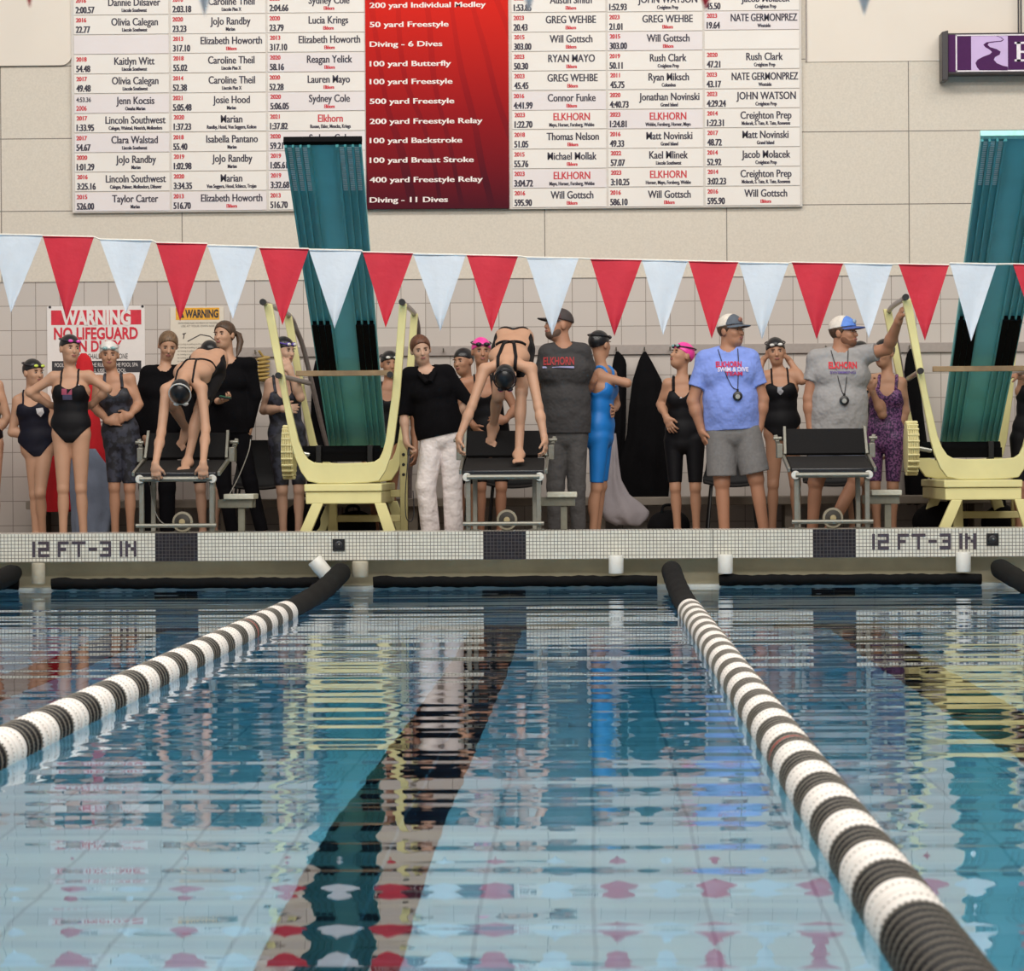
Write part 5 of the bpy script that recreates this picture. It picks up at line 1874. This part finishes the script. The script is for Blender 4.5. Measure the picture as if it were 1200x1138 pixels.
bag(1160, 1184, 590, 2.3, 'black gym bag at the right edge under the right diving stand')
coil_m = mat('coil_yellow', (176, 148, 84), rough=.5)
q = at(308, 432, 3.0)
pts = [(q[0] + .05 * math.sin(i * .8), 3.02 + .03 * math.cos(i * .8), q[2] + .10 - i * .0042) for i in range(50)]
q0 = at(303, 411, 3.0)
tag(MB().tube([(q0[0], 3.02, q0[2])] + pts, .011, n=8).build('coiled_cord', coil_m), 'yellow coiled cord hanging from the rail beside the woman in long black sleeves', 'cord')

# ------------------------------------------------------------------ the people
blk = mat('suit_black', (15, 14, 18), rough=.6, var=.15, vscale=20, spec=.2)
navy = mat('suit_navy', (22, 22, 36), rough=.6, var=.15, vscale=20, spec=.2)
cap_blk = mat('cap_black', (26, 26, 29), rough=.30, var=.1)
cap_white = mat('cap_white', (216, 212, 208), rough=.35)
cap_pink = mat('cap_pink', (236, 64, 160), rough=.35)
strap_m = mat('goggle_strap', (36, 34, 40), rough=.5)
lens_dark = mat('lens_smoke', (90, 92, 98), rough=.12, coat=.6)
lens_pink = mat('lens_pink', (214, 70, 170), rough=.12, coat=.6)
lens_lime = mat('lens_lime', (206, 226, 90), rough=.12, coat=.6)
lens_silver = mat('lens_silver', (214, 212, 206), rough=.12, coat=.6)
lens_teal = mat('lens_teal', (130, 170, 172), rough=.12, coat=.6)
sweat = mat('sweater_black', (13, 12, 15), rough=.9, spec=.1, var=.2, vscale=12, bump=.3, bscale=160)
pant_blk = mat('leggings_black', (14, 13, 17), rough=.85, spec=.1, var=.2, vscale=12)
hair_br = mat('hair_brown', (74, 54, 39), rough=.5, var=.55, vscale=1, stretch=(150, 60, 18))
hair_au = mat('hair_auburn', (94, 56, 36), rough=.5, var=.55, vscale=1, stretch=(150, 60, 18))
hair_bl = mat('hair_blonde', (108, 84, 60), rough=.5, var=.55, vscale=1, stretch=(150, 60, 18))
white_mk = mat('mark_white', (214, 210, 212), rough=.5)
red_mk = mat('mark_red', (196, 40, 56), rough=.5)
blue_mk = mat('mark_blue', (66, 74, 140), rough=.5)

def mottled(name, base, spot, scale):
    m = mat(name, base, rough=.6)
    nt = m.node_tree
    r = [n for n in nt.nodes if n.type == 'VALTORGB'][0]
    n = [n for n in nt.nodes if n.type == 'TEX_NOISE'][0]
    n.inputs['Scale'].default_value = scale
    n.inputs['Detail'].default_value = 2
    r.color_ramp.elements[0].color = lin(base) + (1,)
    r.color_ramp.elements[1].color = lin(spot) + (1,)
    r.color_ramp.elements[0].position, r.color_ramp.elements[1].position = .45, .58
    return m
camo = mottled('suit_mottled', (24, 24, 32), (52, 54, 68), 22)
purple_suit = mottled('suit_purple_print', (48, 24, 64), (124, 76, 124), 60)
blue_suit = mat('suit_blue', (20, 116, 196), rough=.5, var=.06, vscale=8)

# far left: only an elbow reaches into the frame
p = Person('person cut off by the left edge with one bent elbow in frame', 2.1, H=1.66, tone='fair', h=.01, pv=(-20, 518), nk=(-17, 443), hd=(-16, 415), sl=(-36, 448), sr=(-3, 452), er=(9, 490), wr=(-10, 512), look=(20, 0, 0))
p.body(); p.suit(blk); p.swim_cap(cap_blk)

p = Person('swimmer with lime goggles at far left, half behind the one with hands on hips', 2.0, H=1.60, face=25, tone='fair', pv=(44, 522), nk=(37, 458), hd=(39, 437), sl=(21, 470), sr=(52, 468), el=(14, 507), wl=(34, 508), er=(61, 492), wr=(55, 501),
           hl=(39, 524), hr=(52, 524), kl=(41, 580), kr=(47, 578, -.1), ax=(42, 50), look=(45, -4, 0), hands={'l': {'d': (1, .2, -.1), 'n': (0, -1, 0)}, 'r': {'d': (-.8, -.3, .1), 'n': (0, 1, -.2), 't': (0, 0, 1), 'curl': .7}})
p.body(); s_ = p.suit(navy); p.swim_cap(cap_blk); p.goggles(lens_lime, strap_m)
decal_poly(s_, [([(45, 479), (53, 478), (54, 484), (50, 489), (46, 485)], 0)], 2.0, [white_mk])

A = p = Person('swimmer with hands on hips and pink goggles, in front of the red towel', 1.35, H=1.66, tone='fair', pv=(83, 505), nk=(83, 436), hd=(82, 409), sl=(63, 442), sr=(104, 441), el=(35, 460), er=(126, 456), wl=(57, 474, .10), wr=(108, 474, .10),
           hl=(73, 509), hr=(94, 509), kl=(74, 573), kr=(95, 573), ax=(74, 98), look=(32, -2, 3), hands={'l': {'d': (.7, .7, -.3), 'n': (0, .5, .8), 'curl': .3}, 'r': {'d': (-.7, .7, -.3), 'n': (0, .5, .8), 'curl': .3}})
p.body(); s_ = p.suit(blk, top=.80); p.swim_cap(cap_blk); p.goggles(lens_pink, strap_m)
decal_poly(s_, [([(75, 456), (81, 456), (81, 463), (75, 463)], 0), ([(81, 456), (87, 456), (87, 463), (81, 463)], 0), ([(76, 463), (81, 463), (81, 469), (76, 469)], 1), ([(81, 463), (87, 463), (87, 469), (81, 469)], 1)], 1.35, [mat('mark_rose', (150, 62, 86), rough=.6), mat('mark_slate', (70, 66, 92), rough=.6)])
decal_poly(s_, [([(92, 450), (96, 450), (96, 452), (92, 452)], 0)], 1.35, [white_mk], name='logo')

p = Person('swimmer in white cap and dark mottled knee suit, hands clasped at the belly', 1.75, H=1.60, face=5, tone='warm', pv=(142, 514), nk=(133, 441), hd=(128, 416), sl=(115, 446), sr=(152, 444), el=(111, 478), wl=(126, 493, -.12), er=(163, 474), wr=(152, 487, -.12),
           hl=(134, 517), hr=(150, 517), kl=(134, 572), kr=(152, 573), ax=(135, 153), look=(8, -6, 0), hands={'l': {'d': (1, -.1, -.05), 'n': (0, 1, 0), 't': (0, 0, 1)}, 'r': {'d': (-.95, -.1, -.25), 'n': (0, 1, 0), 't': (0, 0, 1)}})
p.body(); s_ = p.suit(camo, knee=True, wide=True, top=.84); p.swim_cap(cap_white); p.goggles(lens_teal, mat('strap_clear', (176, 180, 180), rough=.4))

p = Person('woman in black sweatshirt looking down, standing behind the left bent-over swimmer', 2.2, H=1.66, tone='fair', pv=(183, 511), nk=(193, 432), hd=(197, 405), sl=(174, 438), sr=(211, 437), el=(164, 480), wl=(170, 512, -.1), er=(221, 478), wr=(215, 508, -.1), ax=(176, 196), look=(12, -22, 4))
p.body(); p.shirt(sweat, hem=-.12, long=True, sleeve=.95, loose=.028, name='sweatshirt'); p.pants(pant_blk, leg=1.95, waist=.2); p.hair(hair_bl, 'bun')

p = Person('woman in long black sleeves and leggings holding a phone, hair tied back', 1.75, H=1.68, face=-12, tone='fair', pv=(268, 500), nk=(268, 421), hd=(263, 393), sl=(251, 428), sr=(293, 427), el=(248, 466), wl=(256, 470, -.22), er=(299, 464), wr=(292, 502), hl=(259, 505), hr=(279, 505), kl=(262, 566), kr=(293, 565), ax=(273, 308), look=(-28, 0, -4),
           hands={'l': {'d': (.9, -.5, .1), 'n': (.1, -.2, 1), 't': (0, -1, .2), 'curl': .6}, 'r': {'curl': .7}})
p.body(); s_ = p.shirt(sweat, hem=-.10, long=True, sleeve=.95, loose=.014, name='long_sleeve_top'); p.pants(pant_blk, leg=1.95, waist=.15, loose=.012, name='leggings'); p.hair(hair_br, 'tail')
nk = drape(s_, [at(x, y, 1.75) for x, y in ((258, 418), (261, 424), (265, 428), (269, 424), (273, 418))], .006)
MB().tube(nk, .003, n=6).ell(np.array(nk[2]) + (0, -.006, -.008), (.008, .004, .011)).build('necklace', mat('gold', (190, 150, 70), rough=.3, metal=.8), p.root)
q = at(264, 466, 1.44)
t = thing('phone', 'small dark phone in the hand of the woman in long black sleeves', 'phone', q)
MB().obox(q, ((1, -.1, -.15), (0, 1, .3), (.15, -.3, 1)), (.052, .018, .006)).build('case', black_pl, t, bevel=.003)
MB().obox(q + (0, -.004, .0075), ((1, -.1, -.15), (0, 1, .3), (.15, -.3, 1)), (.045, .014, .001)).build('screen', mat('screen_green', (60, 110, 84), rough=.2), t)

p = Person('black-capped person mostly hidden behind the left bent-over swimmer', 2.45, H=1.60, tone='pale', h=.01, bx=244, hd=(246, 415), nk=(244, 440), pv=(244, 514), ax=(238, 251), look=(20, -4, 0))
p.body(); p.suit(blk, knee=True); p.swim_cap(cap_blk)

p = Person('swimmer in dark mottled suit, hand to face, behind the left diving stand’s upright', 2.05, H=1.62, face=35, tone='pale', pv=(337, 517), nk=(330, 441), hd=(333, 411), sl=(317, 450), sr=(346, 447), el=(309, 481), wl=(332, 479, -.2), er=(352, 466, -.15), wr=(340, 436, -.18), ax=(332, 350), look=(50, -8, 0),
           hands={'r': {'d': (-.35, -.05, .9), 'n': (-.5, .8, 0), 'curl': .35}, 'l': {'d': (1, .1, 0), 'n': (0, 1, 0)}})
p.body(); p.suit(camo, knee=True, wide=True); p.swim_cap(cap_blk); p.goggles(lens_silver, mat('strap_violet', (92, 70, 160), rough=.5))

p = Person('swimmer in black cap mostly hidden behind the right upright of the left diving stand', 2.45, H=1.55, tone='tan', h=.01, bx=455, hd=(457, 427), nk=(456, 451), pv=(450, 518), ax=(440, 456), look=(15, -4, 0))
p.body(); p.suit(blk); p.swim_cap(cap_blk); p.goggles(lens_silver, strap_m)

p = Person('woman in black quarter-zip and white trousers with auburn hair, hand on hip', 1.30, H=1.68, tone='pale', pv=(517, 509), nk=(500, 433), hd=(493, 410), sl=(480, 440), sr=(523, 437), el=(473, 484), wl=(476, 517, -.05), er=(548, 472), wr=(536, 489, .02), hl=(508, 511), hr=(528, 510), kl=(499, 570, -.05), kr=(530, 567), ax=(505, 532), look=(12, -10, -8),
           hands={'l': {'d': (.25, -.1, -1), 'curl': .8}, 'r': {'off': 0, 'd': (-.8, .3, -.5), 'n': (-.2, .9, .2)}})
p.body()
s_ = p.shirt(sweat, hem=-.02, long=True, sleeve=.10, loose=.026, name='quarter_zip', neck=.070)
wp_ = mat('white_trousers', (238, 228, 226), rough=.8, var=.06, vscale=9, bdist=.03, bump=.9, bscale=13)
p.pants(wp_, leg=1.98, waist=.22, loose=.020, name='trousers', flare=.010)
p.hair(hair_au, 'bun')
mb = MB()
for sg in (-1, 1):
    pts = [p.T(.99, .062 * sg, -.03), p.T(.96, .062 * sg, .05), p.T(.90, .045 * sg, .11), p.T(.80, .012 * sg, .155)]
    P3 = smooth_path(pts, 5)
    mb.tube(P3, .020, n=8, flat=.7)
mb.build('collar', sweat, s_)
shoe = mat('shoe_plum', (118, 60, 74), rough=.6)
for sd in 'lr':
    a = p.g['a' + sd]
    MB().ell((a[0], a[1] - .07, DECK_Z + .035), (.045, .13, .038)).build('shoe', shoe, p.root)

p = Person('dark-haired swimmer in black cap behind the woman in white trousers, head turned left', 2.35, H=1.60, tone='warm', h=.0085, bx=545, hd=(543, 424), nk=(548, 448), pv=(548, 517), ax=(540, 556), face=-25, look=(-35, -4, -6))
p.body(); p.suit(blk, knee=True); p.swim_cap(cap_blk)
p = Person('swimmer in bright pink cap standing behind the right bent-over swimmer', 1.95, H=1.64, tone='tan', face=10, pv=(575, 511), nk=(565, 440), hd=(564, 412), sl=(543, 450), sr=(588, 448), el=(541, 482), wl=(556, 500, -.1), er=(604, 480), wr=(592, 492, -.15), ax=(563, 586), look=(10, -4, 0), hands={'r': {'d': (-.9, -.2, -.1), 'n': (0, 1, 0), 't': (0, 0, 1)}})
p.body(); p.suit(blk, knee=True, top=.72); p.swim_cap(cap_pink); p.goggles(mat('lens_black', (24, 22, 30), rough=.15), strap_m)

shirt_grey = mat(bump=.8, bscale=11, bdist=.03, name='shirt_charcoal', rgb=(54, 52, 53), rough=.85, var=.08, vscale=25)
pants_grey = mat('trousers_grey', (72, 70, 70), rough=.85, var=.10, vscale=18, bump=.8, bscale=13, bdist=.025)
p = Person('man in charcoal shirt and grey trousers with hands behind his back, face behind a pennant', 1.55, H=1.80, sex='m', face=-8, tone='tan', pv=(663, 506), nk=(661, 404), hd=(654, 381), sl=(642, 414), sr=(682, 413), el=(633, 446, .08), wl=(640, 462, .22), er=(694, 445, .08), wr=(684, 465, .2), hl=(653, 510), hr=(674, 510), ax=(650, 678), look=(-62, 6, 0), build=.94, belly=.0,
           hands={'l': {'d': (.9, .3, -.1)}, 'r': {'d': (-.9, .3, -.1)}})
p.body(); s_ = p.shirt(shirt_grey, hem=-.02, sleeve=.62, loose=.022, slack=.0); p.pants(pants_grey, leg=1.96, waist=.1, loose=.012, name='trousers')
p.baseball_cap(mat('cap_charcoal', (62, 54, 54), rough=.7), mat('cap_charcoal_front', (70, 44, 46), rough=.7), mat('brim_dark', (44, 40, 46), rough=.7))
p.beard(mat('beard_dark', (92, 70, 58), rough=.8))
decal_text(s_, 'ELKHORN', 655, 423.5, 1.55, 9, mat('print_red', (150, 40, 44), rough=.7), width=36, bold=.03)
decal_poly(s_, [([(636, 430), (673, 430), (673, 432.2), (636, 432.2)], 0)], 1.55, [mat('print_lilac', (150, 150, 190), rough=.7)], name='underline', lift=.012)

p = Person('swimmer in bright blue knee suit seen from the side with an arm across the chest', 1.85, H=1.64, face=78, tone='warm', pv=(704, 508), nk=(706, 430), hd=(703, 404), sl=(703, 441, -.09), sr=(716, 439, .10), el=(735, 449, -.10), wl=(722, 446, .12), er=(722, 474, .22), wr=(716, 483, .0), hl=(702, 512, -.06), hr=(706, 512, .08), kl=(699, 572, -.04), kr=(704, 570, .10), al=(694, 633, -.02), ar=(698, 633, .12), look=(140, 0, 0),
           hands={'l': {'d': (-.3, .9, .2), 'n': (-1, -.3, 0)}, 'r': {'d': (.25, -.95, .0), 'n': (-1, -.2, 0), 't': (0, 0, 1), 'curl': .3, 'spread': .25}})
p.body(); p.suit(blue_suit, knee=True, wide=True, top=.86, back=.80); c_ = p.swim_cap(cap_blk)
p.goggles(mat('lens_red', (180, 60, 70), rough=.2), strap_m)

p = Person('swimmer in pink cap and black knee suit looking up to the left', 2.0, H=1.60, tone='warm', face=-12, pv=(802, 514), nk=(799, 443), hd=(799, 417), sl=(783, 450), sr=(815, 449), el=(774, 474, .05), wl=(781, 489, -.1), er=(823, 476), wr=(817, 494), ax=(794, 816), look=(-58, 16, 0), hands={'l': {'d': (.35, -.3, -.9), 'n': (.6, .8, 0), 'curl': .3, 'spread': .25}})
p.body(); s_ = p.suit(blk, knee=True, wide=True, top=.84); p.swim_cap(cap_pink); p.goggles(lens_teal, strap_m)
decal_poly(s_, [([(795, 464), (800, 464), (799, 467), (796, 467)], 0)], 2.0, [white_mk], name='logo')

blue_tee = mat(bump=.8, bscale=11, bdist=.03, name='shirt_blue', rgb=(124, 146, 218), rough=.85, var=.05, vscale=20)
short_grey = mat('shorts_grey', (112, 110, 110), rough=.85, var=.10, vscale=50, bump=.6, bscale=15)
p = Person('man in light blue shirt and grey shorts with hands in his pockets', 1.20, H=1.80, sex='m', tone='tan', pv=(858, 502), nk=(853, 410), hd=(857, 388), sl=(827, 422), sr=(878, 421), el=(812, 470), wl=(822, 503), er=(894, 468), wr=(890, 500), hl=(845, 508), hr=(874, 507), kl=(846, 566), kr=(886, 562), ax=(849, 896), look=(48, 2, 0), build=1.02, belly=.05,
           hands={'l': {'d': (.25, -.1, -1), 'curl': .4}, 'r': {'d': (-.2, -.1, -1), 'curl': .4}})
p.body(); s_ = p.shirt(blue_tee, hem=-.02, sleeve=.66, loose=.024, slack=.0); p.pants(short_grey, leg=.86, waist=.1, loose=.026, name='shorts', flare=.012)
p.baseball_cap(mat('cap_mesh_white', (214, 206, 196), rough=.8), mat('cap_slate', (84, 92, 104), rough=.7), mat('cap_slate', (84, 92, 104)), emblem=mat('emblem_rust', (150, 100, 84), rough=.6))
p.hair(hair_br, 'short')
tee_red = mat('print_crimson', (190, 40, 84), rough=.7)
tee_wht = mat('print_white', (214, 206, 226), rough=.7)
decal_text(s_, 'ELKHORN', 853, 427.5, 1.2, 6.5, tee_red, width=30, bold=.04)
decal_text(s_, 'SWIM & DIVE', 858, 433.5, 1.2, 5.0, tee_wht, width=36, bold=.03)
decal_text(s_, 'TEAM', 859, 438.5, 1.2, 4.5, tee_red, width=20, bold=.04)

def stopwatch(host, Y, path, c, label):
    q = at(*c, Y)
    hit = drape(host, [q], .012)[0]
    t = thing('stopwatch', label, 'stopwatch', hit, 'stopwatches on lanyards')
    mb = MB().lathe([(0, .034), (.010, .038), (.018, .036), (.022, .028), (.022, .001)], (hit[0], hit[1], hit[2]), (0, -1, 0), n=24)
    mb.tube([(hit[0], hit[1] - .010, hit[2] + .034), (hit[0], hit[1] - .010, hit[2] + .054)], .009, n=10)
    mb.build('case', black_pl, t)
    MB().lathe([(0, .019), (.002, .018), (.003, .001)], (hit[0], hit[1] - .0215, hit[2] - .003), (0, -1, 0), n=20).build('dial', mat('dial_grey', (150, 150, 146), rough=.3), t)
    for pp in path:
        P = drape(host, [at(x, y, Y) for x, y in pp], .005)
        P = [np.array(v) for v in P]
        P[-1] = np.array([hit[0], hit[1] - .008, hit[2] + .05])
        MB().tube(smooth_path(P, 4), .0035, n=6).build('lanyard', strap_m, t)
stopwatch(s_, 1.2, ([(841, 410), (845, 424), (850, 440), (857, 454), (862, 460)], [(864, 409), (864.5, 424), (864, 440), (863.5, 454), (863, 460)]), (863, 465), 'black stopwatch on a lanyard against the light blue shirt')

p = Person('swimmer in black one-piece and cap fixing her cap with both hands, beside the blue-shirted man', 1.95, H=1.62, tone='warm', pv=(916, 503), nk=(913, 434), hd=(909, 412), sl=(899, 441), sr=(928, 440), el=(886, 446, -.05), wl=(893, 424, .04), er=(940, 446, -.05), wr=(926, 424, .04), hl=(908, 508), hr=(926, 508), kl=(906, 568), kr=(932, 567), ax=(905, 934), look=(2, -6, -4),
           hands={'l': {'d': (.55, .2, .8), 'n': (.9, .2, -.4), 'curl': .7}, 'r': {'d': (-.55, .2, .8), 'n': (-.9, .2, -.4), 'curl': .7}})
p.body(); s_ = p.suit(blk, top=.80); p.swim_cap(cap_blk); p.goggles(lens_silver, strap_m)
decal_poly(s_, [([(910, 454), (917, 453.5), (917, 460), (913.5, 463.5), (910, 460)], 0)], 1.95, [mat('mark_grey', (150, 150, 156), rough=.6)])

grey_tee = mat(bump=.8, bscale=11, bdist=.03, name='shirt_grey', rgb=(150, 148, 148), rough=.85, var=.05, vscale=25)
short_dk = mat('shorts_slate', (78, 82, 96), rough=.85, var=.08, vscale=30)
p = Person('bearded man in grey shirt and blue cap with one arm raised to the stand rail', 1.35, H=1.80, sex='m', tone='tan', face=8, pv=(983, 503), nk=(985, 411), hd=(989, 390), sl=(957, 421), sr=(1012, 416), el=(948, 467), wl=(950, 500), er=(1040, 409, -.1), wr=(1053, 376, -.30), hl=(972, 508), hr=(994, 508), kl=(956, 566), kr=(1003, 562, -.1), al=(951, 632), ar=(968, 628, -.15), look=(60, 2, 0), build=1.02, belly=.03,
           hands={'r': {'d': (.25, -.2, .95), 'n': (.6, .1, -.1), 'curl': .9, 't': (-.2, -1, .2)}, 'l': {'curl': .5}})
p.body(); s_ = p.shirt(grey_tee, hem=-.03, sleeve=.55, loose=.022, slack=.014); p.pants(short_dk, leg=.85, waist=.1, loose=.030, name='shorts')
p.baseball_cap(mat('cap_mesh_white', (214, 206, 196)), mat('cap_blue', (92, 134, 214), rough=.7), mat('brim_blue', (62, 84, 150), rough=.7), emblem=mat('emblem_pale', (150, 170, 190), rough=.6))
p.beard(mat('beard_brown', (112, 74, 54), rough=.85)); p.hair(hair_br, 'short')
decal_text(s_, 'ELKHORN', 986, 428.5, 1.35, 7.5, mat('print_red2', (198, 44, 58), rough=.7), width=33, bold=.04)
decal_text(s_, 'SWIMMING', 986, 437, 1.35, 3.4, mat('print_violet', (96, 76, 140), rough=.7), width=30, bold=.02)
stopwatch(s_, 1.35, ([(973, 411), (977, 428), (981, 446), (985, 460), (986, 464)], [(993, 411), (991.5, 428), (990, 446), (988, 460), (987, 464)]), (987, 470), 'black stopwatch on a lanyard against the grey shirt')

p = Person('swimmer in purple printed knee suit behind the raised arm of the bearded man', 2.0, H=1.64, face=-25, tone='warm', pv=(1036, 513), nk=(1041, 441), hd=(1036, 414), sl=(1026, 452), sr=(1056, 449), el=(1034, 486, -.12), wl=(1022, 458, -.18), er=(1061, 482), wr=(1052, 508), ax=(1028, 1046), look=(-40, -6, 0), hands={'l': {'d': (-.3, -.1, .9), 'n': (.6, .6, 0), 'curl': .8}})
p.body(); s_ = p.suit(purple_suit, knee=True, wide=True, top=.84); p.swim_cap(cap_blk)
decal_poly(s_, [([(1040, 456), (1044, 455.5), (1044, 457.5), (1040, 458)], 0)], 2.0, [white_mk], name='logo')
p = Person('person in black cap almost hidden behind the bearded man’s shoulder', 2.5, H=1.60, tone='fair', h=.01, bx=1009, hd=(1008, 416), nk=(1008, 440), pv=(1006, 512), ax=(1000, 1014), look=(-10, -4, 0))
p.body(); p.suit(blk, knee=True); p.swim_cap(cap_blk)
p = Person('person at the right edge with a hand on the stand rail, mostly out of frame', 1.75, H=1.66, tone='tan', h=.0085, pv=(1209, 512), nk=(1214, 434), hd=(1217, 404), sl=(1201, 446), sr=(1234, 444), el=(1213, 447, -.25), wl=(1196, 441, -.42), ax=(1194, 1218), look=(-20, -5, 0), hands={'l': {'d': (-1, -.1, .05), 'n': (0, .3, -1), 'curl': .8, 't': (0, -1, 0)}})
p.body(); p.suit(blk, knee=True, wide=True); p.swim_cap(cap_blk)

# the two swimmers bent over on their blocks; each joint: (photo x, photo y, 0, depth)
p = Person('bent-over swimmer in black suit on the left starting block gripping its front edge', .3, H=1.66, tone='fair', h=.0065,
           pv=(244, 428, 0, .84), nk=(217, 441, 0, .33), hd=(212, 458, 0, .20), sl=(195, 457, 0, .33), sr=(236, 455, 0, .33), el=(189, 507, 0, .20), er=(241, 503, 0, .20), wl=(182, 545, 0, -.01), wr=(238, 544, 0, -.01),
           hl=(233, 440, 0, .80), hr=(252, 438, 0, .82), kl=(201, 474, 0, .50), kr=(234, 480, 0, .42), al=(219, 504, 0, .74), ar=(220, 540, 0, .33),
           hfw=(0, .55, -.84), hup=(0, -.84, -.55), ground=.9,
           hands={'l': {'d': (.08, -.10, -1), 'n': (.15, 1, 0), 't': (1, 0, 0), 'curl': .75}, 'r': {'d': (.02, -.10, -1), 'n': (-.15, 1, 0), 't': (-1, 0, 0), 'curl': .75}},
           feet={'l': {'d': (-.45, -.35, -.82), 'u': (-.2, -.9, .3)}, 'r': {'d': (-.12, -1, -.13)}})
p.body(); p.suit(blk, top=.78, back=-.06, cutup=.9); p.swim_cap(cap_blk); p.goggles(lens_silver, mat('strap_white', (206, 202, 196), rough=.5))
L2 = p = Person('bent-over swimmer in black suit on the middle starting block, arms spread to its sides', .3, H=1.70, tone='fair', h=.0065,
           pv=(602, 404, 0, .88), nk=(594, 425, 0, .36), hd=(592, 441, 0, .22), sl=(568, 433, 0, .36), sr=(622, 432, 0, .36), el=(553, 476, 0, .25), er=(631, 477, 0, .25), wl=(538, 513, 0, .16), wr=(638, 514, 0, .16),
           hl=(589, 411, 0, .86), hr=(614, 411, 0, .86), kl=(584, 464, 0, .50), kr=(611, 460, 0, .45), al=(578, 499, 0, .74), ar=(608, 531, 0, .34),
           hfw=(0, .55, -.84), hup=(0, -.84, -.55), ground=.9,
           hands={'l': {'d': (-.08, -.2, -1), 'n': (1, .3, 0), 't': (.2, -1, 0), 'curl': .5}, 'r': {'d': (.12, -.2, -1), 'n': (-1, .3, 0), 't': (-.2, -1, 0), 'curl': .5}},
           feet={'l': {'d': (-.15, -.35, -.9), 'u': (0, -.9, .35)}, 'r': {'d': (0, -1, -.13)}})
p.body(); p.suit(blk, top=.78, back=-.03, cutup=.9, thick=.013); p.swim_cap(cap_blk); p.goggles(lens_pink, strap_m)

# timing cords
cord_m = mat('cord_grey', (150, 146, 138), rough=.6)
def cord(label, pts, r=.004, m=cord_m):
    P = [at(x, y, Y) for x, y, Y in pts]
    t = thing('timing_button', label, 'timer button', P[-1], 'timing buttons on cords')
    MB().tube(smooth_path(P, 6), r, n=6).build('cable', m, t)
    d = nrm(P[0] - P[1])
    MB().tube([P[0] - d * .03, P[0] + d * .03, P[0] + d * .035], [.010, .010, .006], n=10).build('grip', black_pl, t)
cord('grey timing cord from the hand of the woman in long black sleeves to the step', [(294, 513, 1.62), (291, 530, 1.4), (280, 558, 1.0), (268, 581, .70)])
cord('dark timing cord hanging from the hand of the woman in white trousers', [(479, 529, 1.20), (477, 550, 1.15), (475, 580, 1.15), (476, 606, 1.15), (482, 611, 1.15), (485, 600, 1.15), (484, 575, 1.15)], m=strap_m)
cord('grey timing cord looping below the left starting block', [(176, 565, .50), (179, 590, .40), (186, 608, .38), (196, 617, .36)])
